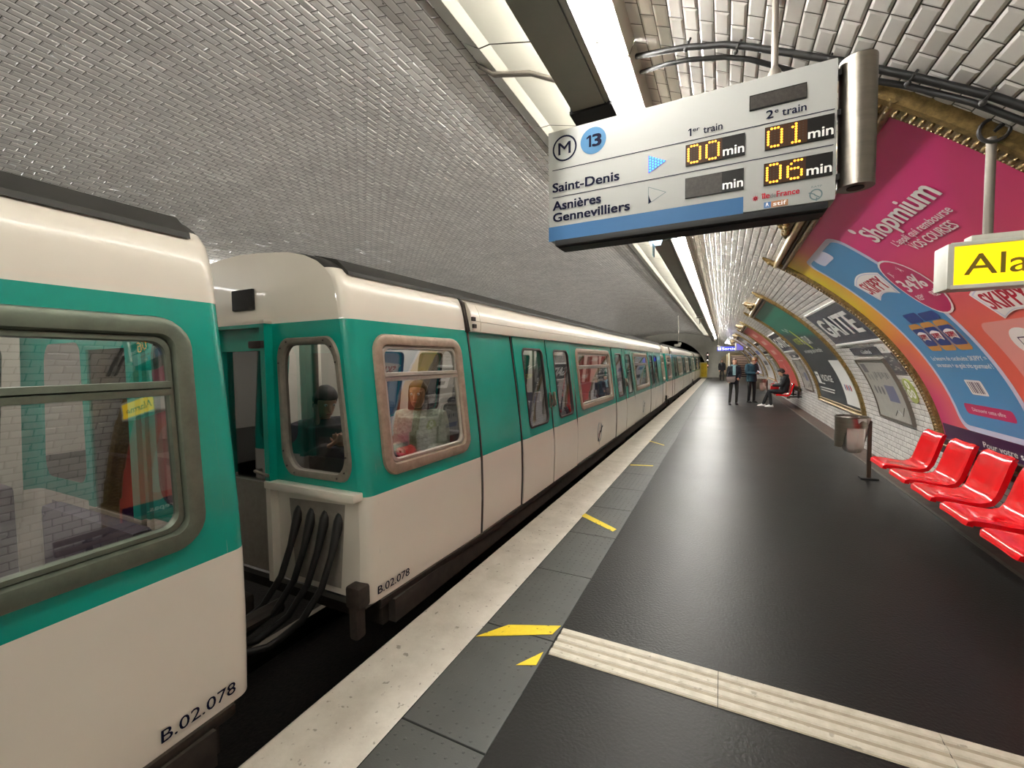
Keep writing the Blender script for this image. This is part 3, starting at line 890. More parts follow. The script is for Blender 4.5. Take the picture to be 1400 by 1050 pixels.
        rl = MB(); rl.box((TC + .27, fy(-.05), 1.80), (.14, .07, .05), 0, bev=.01); rl.build('latch', sealm, root, 50)
        rl = MB(); rl.tube([P(TC + .20, .90, -.02), P(TC + .20, .90, -.07), P(TC + .34, .88, -.07)], .012, 8); rl.build('grab_rail', steel, root, 50)
        if end == 1:
            cp = MB(); cp.box((TC, TL + .3, -.12), (.34, .72, .26), 0, bev=.03); cp.tube([(TC - .5, TL, .02), (TC - .5, TL + .62, .02)], .05, 8); cp.tube([(TC + .5, TL, .02), (TC + .5, TL + .62, .02)], .05, 8)
            cp.build('coupler', under, root, 40)
    # ---- underframe
    uf = MB(); uf.box((TC, TL / 2, .0), (2.30, TL - .3, .22)); uf.box((TC + 1.19, TL / 2, -.02), (.06, TL - .4, .16), 0)
    for yb in (3.0, TL - 3.0):
        for xw in (-2.48, -3.92):
            for dy in (-1.0, 1.0):
                uf.loft([[(xw + d, yb + dy + .43 * math.cos(a), -.56 + .43 * math.sin(a)) for a in np.linspace(0, 2 * PI, 24, endpoint=False)] for d in (-.05, .05)])
        uf.box((TC, yb, -.45), (1.9, 2.6, .3), 0, bev=.04)
    for yb in (6.5, 8.6): uf.box((TC, yb, -.4), (1.9, 1.4, .55), 0, bev=.05)
    uf.build('underframe', under, root, 30)
    sk = MB(); sk.loft([[side(y, .10, .0), side(y, .10, .018), side(y, .055, .02), side(y, .03, .0)] for y in np.linspace(.1, TL - .1, 24)], 0)
    sk.build('sill', rusty, root, 40)
    # ---- interior
    it = MB(); it.box((TC, TL / 2, .06), (2.2, TL - .1, .04)); it.build('interior_floor', mat('interior_floor', S(110, 106, 102), .6), root)
    it = MB(); it.box((TC, TL / 2, 2.2), (1.9, TL - .1, .04)); it.build('interior_ceiling', lining, root)
    for xl in (-.55, .55):
        for k in range(7):
            l = MB(); l.box((TC + xl, .85 + k * 2.34, 2.165), (.14, 1.4, .03), 0, bev=.008); l.build('interior_lamp', lampin, root)
    for yc, d in ((.62, 1), (1.25, -1), (4.75, 1), (6.25, -1), (9.5, 1), (11.0, -1), (TL - 1.2, 1), (TL - .6, -1)):
        for xc in (TC - .72, TC + .72):
            s_ = MB()
            s_.box((xc, yc, .42), (.86, .42, .10), 0, bev=.03)
            s_.box((xc, yc - d * .21, .72), (.86, .08, .58), 0, bev=.03); s_.box((xc, yc, .2), (.7, .3, .34))
            s_.build('passenger_seat', seatf, root, 40)
    for yc in (2.7, 3.7, 7.3, 8.4, 12.0, 13.0):
        q_ = MB(); q_.tube([(TC + .75, yc, .06), (TC + .75, yc, 2.2)], .017, 8); q_.build('grab_pole', steel, root, 60)
    pt = MB(); pt.box((-3.00, .42, 1.15), (.20, .05, 2.0), 0, bev=.01); pt.build('end_partition', cream, root)
    pt = MB(); pt.tube([(-2.87, .36, .1), (-2.87, .36, 2.15)], .024, 8); pt.build('grab_pole', steel, root, 60)
    # ---- emblem and running number, both as paint on the side
    for ye in (5.5, 10.2):
        em = MB(); R1, R0 = .155, .122
        ring = lambda r, sy: [side(ye + r * math.sin(a), .41 + sy * r * math.cos(a), .0035) for a in np.linspace(.5, 2 * PI - .25, 32)]
        A, B_ = ring(R1, 1.18), ring(R0, 1.18)
        em.add(A + B_, [(i, i + 1, 32 + i + 1, 32 + i) for i in range(31)], 0)
        pts = [(p_ * 1.5, r_ * 1.5) for p_, r_ in ((-.135, .055), (-.07, .035), (-.045, -.005), (-.015, .005), (.02, -.035), (.03, -.075), (.075, -.10))]
        for (a, b), (c_, d_) in zip(pts[:-1], pts[1:]):
            l = math.hypot(c_ - a, d_ - b); nx, nz = -(d_ - b) / l * .016, (c_ - a) / l * .016
            em.add([side(ye - p_, .41 + r_, .005) for p_, r_ in ((a + nx, b + nz), (a - nx, b - nz), (c_ - nx, d_ - nz), (c_ + nx, d_ + nz))], [(0, 1, 2, 3)], 1)
        em.add([side(ye + .016 * math.sin(a), .205 + .04 * math.cos(a), .0035) for a in np.linspace(0, 2 * PI, 12, endpoint=False)], [tuple(range(12))], 0)
        em.build('emblem', [greylogo, navy], root)
    tv, tf = T('B.02.078', .055, .30, .004)
    for ys_, sg in ((.05, 1), (TL - .42, 1)):
        nm = MB(); nm.add([side(ys_ + .03 + a, .145 + b, .0045 + d) for a, b, d in tv], tf); nm.build('running_number', navy, root)
    return root

car = build_car()
car.location = (0, 1.25 - TL, 0)
tag(car, 'nearest metro car at the left edge, green-grey framed window, only its end in view')
for c in car.children:
    if c.name.startswith('window_frame') or c.name.startswith('end_window_frame'): pass
cars = [car]
for yy, lab in ((2.0, 'teal and cream metro car with jumper cables on its end, second from the left edge'), (18.4, 'teal and cream metro car coupled behind the one whose full side is visible'), (34.8, 'farthest metro car, partly inside the dark tunnel arch')):
    c = copy_tree(car); c.location = (0, yy, 0); c['label'] = lab; cars.append(c)
for c in cars: c['group'] = 'cars of the metro train'; c['category'] = 'train car'
# the nearest car has darker green-grey window frames
for c in car.children:
    if c.name.startswith('window_frame'):
        c.material_slots[0].link = 'OBJECT'; c.material_slots[0].material = frameg
        for q_ in c.children:
            if q_.name.startswith('sash'): q_.material_slots[0].link = 'OBJECT'; q_.material_slots[0].material = frameg
# ================================================================== POSTERS AND FRAMES ON THE RIGHT WALL
def wtxt(mb, txt, u, v, h, w, Yfar, off, m, bold=0.0, shear=0.0, rot=0.0):
    """writing on the curved wall: u to the reader's right from the far edge, v up the wall"""
    vs, fs = T(txt, h, w, bold, shear)
    c, s_ = math.cos(rot), math.sin(rot)
    mb.add([W(Yfar - (u + a * c - b * s_), v + a * s_ + b * c, off + d) for a, b, d in vs], fs, m)
def wpoly(mb, pts, Yfar, off, m):
    mb.add([W(Yfar - u, v, off) for u, v in pts], [tuple(range(len(pts)))], m)
def wfill(mb, fn_left, fn_right, v0, v1, Yfar, off, m, n=24, nu=2):
    """curved patch between two side lines"""
    def g(a, b):
        v = v0 + (v1 - v0) * b
        l, r = fn_left(v), fn_right(v)
        return W(Yfar - (l + (r - l) * a), v, off)
    mb.grid(g, nu, n, m)
def wround(mb, u0, u1, v0, v1, r, Yfar, off, m, n=22):
    def ex(v):
        d = min(v - v0, v1 - v)
        return 0.0 if d >= r else r - math.sqrt(max(0, r * r - (r - d) ** 2))
    vs_ = sorted(set(list(np.linspace(v0, v1, n)) + [v0 + r * k for k in (.05, .15, .3, .5, .75, 1)] + [v1 - r * k for k in (.05, .15, .3, .5, .75, 1)]))
    L = [[W(Yfar - (u0 + ex(v)), v, off), W(Yfar - (u1 - ex(v)), v, off)] for v in vs_]
    mb.loft(L, m, False, False)
def wellipse(mb, u, v, a, b, rot, Yfar, off, m, n=28):
    pts = []
    for k in range(n):
        t = 2 * PI * k / n
        x, y = a * math.cos(t), b * math.sin(t)
        pts.append((u + x * math.cos(rot) - y * math.sin(rot), v + x * math.sin(rot) + y * math.cos(rot)))
    ctr = W(Yfar - u, v, off)
    vs = [ctr] + [W(Yfar - p, q, off) for p, q in pts]
    mb.add(vs, [(0, 1 + k, 1 + (k + 1) % n) for k in range(n)], m)

def frame(root, yn, yf, s0, s1, ornate=False):
    """gilded frame: outer rectangle yn..yf x s0..s1"""
    # long mouldings along the platform, top and bottom
    def rail_prof(sa, sgn, parts, name, mats):
        mb = MB()
        for (da, db, ha, hb, m) in parts:
            n = 8
            secs = []
            for y in (yn + .01, yf - .01):
                q = [W(y, sa + sgn * da, 0.0)]
                for k in range(n + 1):
                    t = PI * k / n
                    q.append(W(y, sa + sgn * (da + (db - da) * (1 - math.cos(t)) / 2), ha + (hb - ha) * math.sin(t)))
                q.append(W(y, sa + sgn * db, 0.0))
                secs.append(q)
            mb.loft(secs, m)
        mb.build(name, mats, root, 40)
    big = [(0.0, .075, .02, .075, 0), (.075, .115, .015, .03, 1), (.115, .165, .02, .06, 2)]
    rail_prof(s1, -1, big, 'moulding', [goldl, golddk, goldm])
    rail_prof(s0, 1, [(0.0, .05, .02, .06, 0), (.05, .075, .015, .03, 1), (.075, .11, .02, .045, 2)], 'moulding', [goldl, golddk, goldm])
    # side mouldings following the vault
    for ya, sg in ((yn, 1), (yf, -1)):
        mb = MB(); ss = np.linspace(s0, s1, 36)
        pr = [(0, 0), (0, .03), (.02, .055), (.05, .06), (.055, .045), (.06, .05), (.13, .05), (.135, .035), (.155, .045), (.165, .03), (.17, 0)]
        mb.loft([[W(ya + sg * a, float(s), b) for a, b in pr] for s in ss], 0)
        if ornate:
            ns = int((s1 - s0) / .040)
            for i in range(ns):
                s = s0 + (i + .5) * (s1 - s0) / ns
                p = W(ya + sg * .095, s, .05); x0, z0 = E(s, 0); x1, z1 = E(s, 1); nx, nz = x1 - x0, z1 - z0
                rot = Matrix.Rotation(math.atan2(nx, nz), 3, 'Y')
                mb.ball(p, (.013, .034, .017), 0, 8, rot)
                mb.ball(W(ya + sg * .147, s, .042), .009, 0, 6)
                mb.ball(W(ya + sg * .147, s + .020, .042), .009, 0, 6)
        mb.build('moulding', goldm, root, 40)
    # carved crest at the middle of the top edge
    yc = (yn + yf) / 2
    cr = MB(); pts = []
    K = [(-.62, 0.0), (-.5, .05), (-.38, .06), (-.30, .12), (-.18, .13), (-.10, .20), (0, .235), (.10, .20), (.18, .13), (.30, .12), (.38, .06), (.5, .05), (.62, 0.0)]
    cr.loft([[W(yc + a, s1 + d, o) for a in [k[0] for k in K]] for d, o in ((0.0, 0.0), (0.0, .07))], 0, False, False)
    top = [W(yc + a, s1 + b, .05) for a, b in K]; bot = [W(yc + a, s1, .07) for a, b in K]; back = [W(yc + a, s1 + b, .0) for a, b in K]
    cr.loft([bot, top, back], 0, False, False)
    rr = random.Random(5)
    for a, b in K[1:-1]:
        cr.ball(W(yc + a, s1 + b * .8, .055), .035, 0, 8)
        cr.ball(W(yc + a * .85, s1 + b * .4, .07), .03, 0, 8)
        for d in (-1, 1): cr.ball(W(yc + a + d * .04, s1 + b * .6, .06), .02, 0, 6)
    cr.tube([W(yc + a, s1 + b + .01, .06) for a, b in K], .016, 7)
    cr.build('crest', goldm, root, 50)
    # small corner ears
    for yy, sg in ((yn + .06, 1), (yf - .06, -1)):
        e_ = MB()
        e_.tube([W(yy, s1 - .02, .04), W(yy, s1 + .07, .035), W(yy + sg * .01, s1 + .13, .03), W(yy + sg * .03, s1 + .16, .03)], [.04, .03, .022, .012], 8)
        e_.ball(W(yy, s1 + .05, .045), .035, 0, 8)
        e_.build('corner_ear', goldm, root, 50)

wp, rp, nvp, pk, bl, dk = whitep, redp, navy, mat('magenta_print', S(190, 40, 96), .4), mat('sky_blue_print', S(76, 142, 190), .4), mat('plum_print', S(64, 26, 66), .4)
bgm = attr_mat('poster_paper', .38)
amber = mat('amber_print', S(196, 140, 62), .4); palepink = mat('pale_pink_print', S(222, 150, 140), .4)
deepblue = mat('deep_blue_print', S(40, 62, 130), .4); lav = mat('lavender_print', S(206, 206, 226), .4)

# ---- big pink advertising poster (nearest)
YF = 6.72
root = thing('framed_poster', W(4.9, .3, 0), 'huge pink and orange poster with a blue phone screen in ornate gilded frame', 'poster')
root.location = (0, 0, 0)
frame(root, 2.65, 6.92, 0.30, 3.35, True)
P1 = MB()
def bgcol(u, v):
    k = lambda a, b, t: tuple(x + (y - x) * max(0, min(1, t)) for x, y in zip(a, b))
    mag, ora, yel, red, crim = S(216, 54, 124), S(232, 124, 72), S(236, 206, 40), S(222, 98, 78), S(206, 58, 112)
    right = k(red, mag, (v - 1.75) / .95)
    edge = k(crim, ora, (v - .9) / .8); edge = k(edge, yel, (v - 1.6) / .7)
    c = k(edge, ora, (u - .1) / .9)
    c = k(c, right, (u - .55) / 1.1)
    d = math.hypot((u - 4.6) / 1.5, (v - 2.3) / .75)
    if v > 1.6: c = k(k(c, S(186, 56, 96), .55), c, (d - .9) / .12)
    return c
NU, NV = 50, 44
o0 = P1.grid(lambda a, b: W(YF - a * 3.9, .36 + (3.21 - .36) * b, .022), NU, NV, 0)
for i in range(NU + 1):
    for j in range(NV + 1): P1.C[o0 + i * (NV + 1) + j] = bgcol(i / NU * 3.9, .36 + (3.21 - .36) * j / NV)
BL = [pk, wp, bl, rp, dk, amber, palepink, deepblue, lav, nvp]
q = lambda m: BL.index(m) + 1
# phone
wround(P1, .50, 1.83, .60, 3.04, .16, YF, .0235, q(lav))
wround(P1, .56, 1.77, .66, 2.99, .13, YF, .025, q(bl))
wround(P1, .82, 1.32, 2.86, 2.995, .06, YF, .0262, q(lav))
# peanut-butter brand badge: fan shield with red lettering
def shield(u, v, w_, h_, big=True, off=.0265, lw=None):
    n = 14
    top = [(u - w_ / 2 + w_ * i / n, v + h_ * (.28 + .22 * math.sin(PI * i / n))) for i in range(n + 1)]
    bot = [(u + w_ * .36 - w_ * .72 * i / n, v - h_ * (.5 - .18 * math.sin(PI * i / n))) for i in range(n + 1)]
    def lay(k, o, m):
        a = [(u + (x - u) * k, v + (y - v) * k) for x, y in top]; b = [(u + (x - u) * k, v + (y - v) * k) for x, y in bot[::-1]]
        P1.loft([[W(YF - x, y, o) for x, y in b], [W(YF - x, y, o) for x, y in a]], m, False, False)
    lay(1.0, off, q(wp))
    if big: lay(.92, off + .001, q(lav)); lay(.86, off + .002, q(wp))
    wtxt(P1, 'SKIPPY', u - w_ * .36, v - h_ * .22, h_ * .46, w_ * .72, YF, off + .003, q(rp), .035)
shield(1.20, 2.40, .78, .36)
# round discount bubble
wellipse(P1, 1.86, 2.24, .30, .34, .0, YF, .0265, q(wp)); wellipse(P1, 1.86, 2.24, .28, .32, .0, YF, .0275, q(pk))
wtxt(P1, "JUSQU'À", 1.72, 2.40, .055, .28, YF, .0285, q(wp), .02)
wtxt(P1, '34%', 1.66, 2.20, .15, .40, YF, .0285, q(wp), .03)
wtxt(P1, 'REMBOURSÉ', 1.66, 2.09, .06, .40, YF, .0285, q(wp), .02)
# three jars
for i, uj in enumerate((.84, 1.13, 1.42)):
    wround(P1, uj, uj + .27, 1.52, 1.86, .05, YF, .0265 + i * .0004, q(amber))
    wround(P1, uj + .01, uj + .26, 1.58, 1.80, .03, YF, .0275 + i * .0004, q(deepblue))
    shield(uj + .135, 1.70, .21, .12, False, .029 + i * .0004)
wround(P1, .98, 1.30, 1.87, 1.99, .03, YF, .0285, q(deepblue)); wround(P1, 1.32, 1.66, 1.87, 1.97, .03, YF, .0285, q(midblue) if midblue in BL else q(deepblue))
wtxt(P1, 'Le beurre de cacahuète SKIPPY =', .70, 1.405, .05, 1.05, YF, .0265, q(wp), .02)
wtxt(P1, 'une texture + un goût très gourmand !', .70, 1.325, .05, 1.04, YF, .0265, q(wp), .02)
wround(P1, 1.06, 1.36, 1.03, 1.19, .02, YF, .0265, q(wp))
for i in range(7): wpoly(P1, [(1.10 + i * .034, 1.05), (1.10 + i * .034 + .012 + .006 * (i % 3), 1.05), (1.10 + i * .034 + .012 + .006 * (i % 3), 1.17), (1.10 + i * .034, 1.17)], YF, .0275, q(dk))
wround(P1, .76, 1.60, .80, .915, .04, YF, .0265, q(pk)); wtxt(P1, 'Découvrir cette offre', .90, .84, .04, .56, YF, .0275, q(wp), .01)
# headings
wtxt(P1, 'Shopmium', 2.22, 2.72, .165, 1.16, YF, .0255, q(wp), .035)
wtxt(P1, "L'appli qui rembourse", 2.37, 2.60, .062, .90, YF, .0255, q(wp), .02)
wtxt(P1, 'VOS COURSES', 2.50, 2.50, .072, .64, YF, .0255, q(wp), .025)
wellipse(P1, 2.18, 2.92, .035, .035, 0, YF, .0255, q(wp)); 
# second badge and pale card
shield(2.70, 1.93, .66, .32)
wround(P1, 2.06, 3.6, .70, 1.76, .10, YF, .0240, q(palepink)); wellipse(P1, 2.46, 1.56, .17, .13, 0, YF, .0255, q(wp))
wround(P1, 2.38, 2.54, 1.51, 1.61, .01, YF, .0262, q(dk)); wround(P1, 2.392, 2.528, 1.52, 1.60, .01, YF, .0268, q(wp))
wtxt(P1, 'Téléchargez', 2.36, 1.34, .07, .6, YF, .0255, q(rp), .02)
# health notice
wpoly(P1, [(.03, .36), (3.88, .36), (3.88, .44), (.03, .44)], YF, .0245, q(dk)); wround(P1, .03, 3.88, .36, .60, .01, YF, .0245, q(dk))
wtxt(P1, 'Pour votre santé, évitez de grignoter entre les repas.', .86, .46, .060, 2.75, YF, .0262, q(wp), .02)
P1.build('poster_sheet', [bgm] + BL, root)

# ---- simpler posters further along
def poster(yn, yf, label, bg, draw):
    r = thing('framed_poster', (0, 0, 0), label, 'poster')
    frame(r, yn, yf, .24, 3.30)
    mb = MB(); F = yf - .30; Wd = yf - yn - .6; nu, nv = 30, 30
    o = mb.grid(lambda a, b: W(F - a * Wd, .33 + (3.14 - .33) * b, .022), nu, nv, 0)
    for i in range(nu + 1):
        for j in range(nv + 1): mb.C[o + i * (nv + 1) + j] = bg(i / nu, j / nv)
    mats = [bgm, wp, mat('lime_print', S(196, 204, 70), .4), mat('charcoal_print', S(52, 56, 60), .4), redp, deepblue, palepink]
    draw(mb, F, Wd)
    mb.build('poster_sheet', mats, r)
    return r
def dgreen(u, v):
    k = max(0, min(1, (v - (.70 - .12 * u)) / .05))
    a, b = S(48, 54, 56), S(24, 122, 96)
    c = tuple(x + (y - x) * k for x, y in zip(a, b))
    if v > .86: c = tuple(x * 1.25 for x in c)
    return c
def draw2(mb, F, Wd):
    wtxt(mb, 'VOTRE', .75, 1.88, .20, .85, F, .024, 2, .03); wtxt(mb, 'FUTUR', 1.75, 1.86, .22, 1.0, F, .024, 1, .03)
    wpoly(mb, [(1.6, 2.32), (1.75, 2.34), (2.3, 1.75), (2.2, 1.70)], F, .0245, 2)
    for i, (a, b) in enumerate(((1.0, 2.40), (1.25, 2.33), (1.45, 2.38))): wellipse(mb, a, b, .10, .03, -.4, F, .0245, 1)
    wtxt(mb, 'une énergie plus durable', .85, 1.62, .11, 2.1, F, .024, 1, .01)
    wround(mb, 2.75, 3.72, .40, 1.40, .02, F, .024, 1)
    for i in range(4): wellipse(mb, 3.0 + .14 * i, .78, .05, .07, 0, F, .0250, 4 if i % 2 else 5)
    wround(mb, .22, .62, .74, 1.06, .02, F, .024, 1); wpoly(mb, [(.30, .95), (.52, .95), (.52, .99), (.30, .99)], F, .025, 3)
    wtxt(mb, 'VOLTAGE', .85, .84, .16, 1.2, F, .024, 1, .03)
    for v_, w_ in ((.74, .75), (.62, 1.6), (.55, 1.5)): wpoly(mb, [(.25, v_), (.25 + w_, v_), (.25 + w_, v_ + .025), (.25, v_ + .025)], F, .024, 1)
poster(9.95, 14.21, 'dark green and charcoal framed advertising poster beyond the first station name sign', dgreen, draw2)
def draw3(mb, F, Wd):
    for v_ in (2.72, 2.28, 1.78): wround(mb, 1.1, 2.3, v_ - .12, v_ + .12, .02, F, .024, 6)
    for k, t in enumerate(('CINQ', 'DEUX', 'TROIS')): wtxt(mb, t, 1.25, (2.72, 2.28, 1.78)[k] - .07, .14, .9, F, .025, 1, .03)
    wtxt(mb, 'en ce moment', 1.0, 1.35, .07, 1.4, F, .024, 1, .01)
    wpoly(mb, [(1.9, .95), (1.98, .95), (1.86, 1.2), (1.80, 1.2)], F, .024, 1)
poster(17.45, 21.71, 'red framed advertising poster with pale lettering blocks behind the seated person', lambda u, v: S(196, 74, 64), draw3)
def draw4(mb, F, Wd):
    for v_, c in ((2.5, 3), (1.9, 5), (1.2, 3)): wround(mb, .6, 2.6, v_ - .12, v_ + .14, .03, F, .024, c)
    for i in range(3): wellipse(mb, 1.0 + .5 * i, .9, .12, .16, 0, F, .024, 3)
poster(24.95, 29.21, 'pale whitish framed poster beyond the red one', lambda u, v: S(206, 202, 200), draw4)
poster(32.45, 36.71, 'pale framed poster beyond the whitish one, second from the far end wall', lambda u, v: S(190, 186, 190), draw4)
poster(39.6, 43.9, 'pale framed poster closest to the far end wall', lambda u, v: S(196, 196, 196), draw4)

# ---- station name signs, line plates, maps in the bays between posters
enamel = mat('enamel_blue_black', S(30, 30, 46), .22, noise=.35, nscale=14); mapm = mat('map_paper', S(176, 172, 162), .35, noise=.12, nscale=7)
mapd = mat('map_dark', S(96, 92, 94), .4); mapb = mat('map_blue_grey', S(112, 112, 140), .4); greenp = mat('sticker_green', S(158, 168, 84), .4)
def bay(yn, yf, ordn, first=False):
    r = thing('station_name_sign', (0, 0, 0), 'dark enamel GAITE name sign %s' % ordn, 'sign', 'station name signs')
    mb = MB()
    def slab(u0, u1, v0, v1, o0, o1, m, n=10):
        L = []
        for k in range(n + 1):
            v = v0 + (v1 - v0) * k / n
            L.append([W(yf - u0, v, o0), W(yf - u0, v, o1), W(yf - u1, v, o1), W(yf - u1, v, o0)])
        mb.loft(L, m)
    wd = yf - yn
    slab(0, wd, 1.75, 2.43, .0, .022, 0)
    for i in range(30):
        rr = random.Random(i); u = .05 + rr.random() * (wd - .3); v = 1.79 + rr.random() * .55
        wpoly(mb, [(u, v), (u + .14, v), (u + .14, v + .065), (u, v + .065)], yf, .0228, 1)
    wtxt(mb, 'GAITE', .22, 1.90, .38, wd - .5, yf, .0245, 2, .045)
    for v in (1.715, 2.435):
        tr = MB(); tr.loft([[W(y, v, 0), W(y, v, .035), W(y, v + .03, .035), W(y, v + .03, 0)] for y in (yn - .01, yf + .01)], 0); tr.build('trim_strip', whitep, r)
    mb.build('name_panel', [enamel, mat('enamel_mottle', S(44, 44, 62), .25), wp], r)
    r2 = thing('map_board', (0, 0, 0), 'grey map board under the GAITE sign %s' % ordn, 'map', 'map boards')
    mb = MB(); y1 = yf - .44; wdm = min(1.36, wd - .8)
    L = []
    for k in range(11):
        v = .43 + (1.40 - .43) * k / 10; L.append([W(y1, v, 0), W(y1, v, .03), W(y1 - wdm, v, .03), W(y1 - wdm, v, 0)])
    mb.loft(L, 0)
    rr = random.Random(2)
    for i in range(3): wellipse(mb, .22 + .17 * i, .88, .05, .07, 0, y1, .0315, 1); wellipse(mb, .2 + .16 * i, 1.10, .045, .06, 0, y1, .0315, 3)
    wround(mb, .70, 1.12, .72, .98, .01, y1, .0315, 2); wround(mb, .10, .34, 1.18, 1.34, .01, y1, .0315, 1)
    for i in range(9): wpoly(mb, [(.5 + .08 * i, 1.08 + .02 * (i % 3)), (.55 + .08 * i, 1.08 + .02 * (i % 3)), (.56 + .08 * i, 1.2), (.51 + .08 * i, 1.2)], y1, .0315, 1 if i % 2 else 3)
    mb.tube([W(y1 - .75, .50, .032), W(y1 - .9, .60, .032), W(y1 - 1.05, .52, .032), W(y1 - 1.2, .66, .032)], .006, 5, 3)
    mb.build('map_sheet', [mapm, mapd, mapb, mat('map_mid', S(140, 138, 132), .4)], r2)
    for v in (.41, 1.40):
        fr = MB(); fr.loft([[W(y, v, 0), W(y, v, .045), W(y, v + .03, .045), W(y, v + .03, 0)] for y in (y1 + .02, y1 - wdm - .02)], 0); fr.build('board_edge', galv, r2)
    for y in (y1 + .012, y1 - wdm - .012):
        fr = MB(); fr.loft([[W(y - .012, float(v), 0), W(y - .012, float(v), .045), W(y + .012, float(v), .045), W(y + .012, float(v), 0)] for v in np.linspace(.43, 1.41, 10)], 0); fr.build('board_edge', galv, r2)
    r3 = thing('line_plate', (0, 0, 0), 'small dark plate under the GAITE sign %s' % ordn, 'sign', 'small dark plates')
    mb = MB(); wdp = min(1.40, wd - .7)
    L = [[W(yf - .55, v, 0), W(yf - .55, v, .02), W(yf - .55 - wdp, v, .02), W(yf - .55 - wdp, v, 0)] for v in np.linspace(1.49, 1.625, 4)]
    mb.loft(L, 0); wtxt(mb, 'Gaîté', .52, 1.52, .07, .48, yf - .55, .0215, 1, .01)
    mb.build('plate', [enamel, wp], r3)
    if first:
        r4 = thing('notice_plate', (0, 0, 0), 'narrow grey notice plate with a white head, beside the gilded frame of the pink poster', 'sign')
        mb = MB()
        for va, vb, m in ((1.19, 1.515, 0), (1.518, 1.65, 1)):
            mb.loft([[W(7.53, v, 0), W(7.53, v, .018), W(7.14, v, .018), W(7.14, v, 0)] for v in np.linspace(va, vb, 6)], m)
        wtxt(mb, '13', .10, 1.55, .06, .18, 7.53, .0195, 2, .02)
        rr = random.Random(4)
        for i in range(14):
            u, v = .03 + rr.random() * .28, 1.22 + rr.random() * .25
            wpoly(mb, [(u, v), (u + .07, v), (u + .07, v + .02), (u, v + .02)], 7.53, .0192, 3)
        mb.build('plate', [mapd, wp, mapm, mapm], r4)
        pass
        o_ = MB()
        vs_ = np.linspace(.765, 1.12, 18)
        ex = lambda v: .13 - math.sqrt(max(0, .0169 - (.13 - min(v - .765, 1.12 - v, .13)) ** 2))
        o_.loft([[W(7.50 - ex(v), v, 0), W(7.50 - ex(v), v, .014), W(7.20 + ex(v), v, .014), W(7.20 + ex(v), v, 0)] for v in vs_], 0)
        for a, b in ((.15, 1.03), (.085, .90), (.215, .90)):
            wellipse(o_, a, b, .058, .062, 0, 7.50, .0152, 1)
            wround(o_, a - .018, a + .018, b - .03, b + .03, .01, 7.50, .0160, 0)
        tag(o_.build('recycling_sticker', [greenp, wp]), 'green rounded sticker with three white circles beside the map board', 'sticker')
bay(6.98, 9.43, 'nearest the camera', True); bay(14.27, 16.75, 'between the dark green and the red posters'); bay(21.77, 24.3, 'beyond the red poster'); bay(29.27, 31.8, 'between two pale posters, farther along'); bay(36.77, 39.2, 'last before the end wall')
# ================================================================== HANGING TRAIN INDICATOR
YS = 2.20
root = thing('train_indicator', (0, YS, 2.285), 'white hanging next-train indicator sign with orange minutes and blue arrow', 'sign')
def LZ(z): return z - 2.285
mb = MB()
mb.box((-.22, .055, LZ(2.58)), (1.25, .11, .562), 0, bev=.006)
mb.build('housing', signw, root, 30)
mb = MB(); mb.box((-.215, .06, LZ(2.281)), (1.19, .13, .03), 0, bev=.004); mb.box((-.215, .075, LZ(2.268)), (1.17, .10, .016), 0); mb.build('tray', blackm, root, 30)
fm = MB()
def sp(pts, m, o=-.0015): fm.add([(x, o, LZ(z)) for x, z in pts], [tuple(range(len(pts)))], m)
def sr(x0, x1, z0, z1, m, o=-.0015): sp([(x0, z0), (x1, z0), (x1, z1), (x0, z1)], m, o)
def stx(txt, x, z, h, w, m, bold=0.0, o=-.003):
    vs, fs = T(txt, h, w, bold); fm.add([(x + a, o - d, LZ(z + b)) for a, b, d in vs], fs, m)
def one(x, z, h):
    t = h * .20
    for q_ in ([(.22 * h, 0), (.22 * h + t, 0), (.22 * h + t, h), (.22 * h, h)], [(0, h * .70), (0, h * .84), (.22 * h, h), (.22 * h, h * .80)]):
        sp([(x + a, z + b) for a, b in q_], NV_, -.003)
def disc(cx, cz, r, m, o=-.0015, r0=None, n=36):
    if r0 is None: sp([(cx + r * math.cos(2 * PI * k / n), cz + r * math.sin(2 * PI * k / n)) for k in range(n)], m, o)
    else:
        a = [(cx + r * math.cos(2 * PI * k / n), o, LZ(cz + r * math.sin(2 * PI * k / n))) for k in range(n)]
        b = [(cx + r0 * math.cos(2 * PI * k / n), o, LZ(cz + r0 * math.sin(2 * PI * k / n))) for k in range(n)]
        fm.add(a + b, [(k, (k + 1) % n, n + (k + 1) % n, n + k) for k in range(n)], m)
NV_, BLU, DSC, WH, RED_, BRN, MID, GRY = range(8)
disc(-.754, 2.763, .066, NV_, r0=.057); stx('M', -.787, 2.732, .062, .066, NV_, .012)
disc(-.602, 2.766, .066, DSC); one(-.636, 2.737, .058); stx('3', -.604, 2.737, .058, .042, NV_, .05)
sr(-.822, .396, 2.658, 2.6615, NV_); sr(-.822, .394, 2.517, 2.5205, NV_)
stx('Saint-Denis', -.820, 2.546, .046, .348, NV_, .035); stx('Asnières', -.820, 2.452, .046, .256, NV_, .035); stx('Gennevilliers', -.819, 2.392, .045, .398, NV_, .035)
sr(-.846, .072, 2.293, 2.368, BLU)
one(-.156, 2.679, .034); stx('er', -.136, 2.697, .018, .028, NV_, .012); stx('train', -.092, 2.679, .032, .078, NV_, .012)
stx('2', .155, 2.679, .034, .026, NV_, .02); stx('e', .186, 2.697, .018, .014, NV_, .012); stx('train', .213, 2.679, .032, .086, NV_, .012)
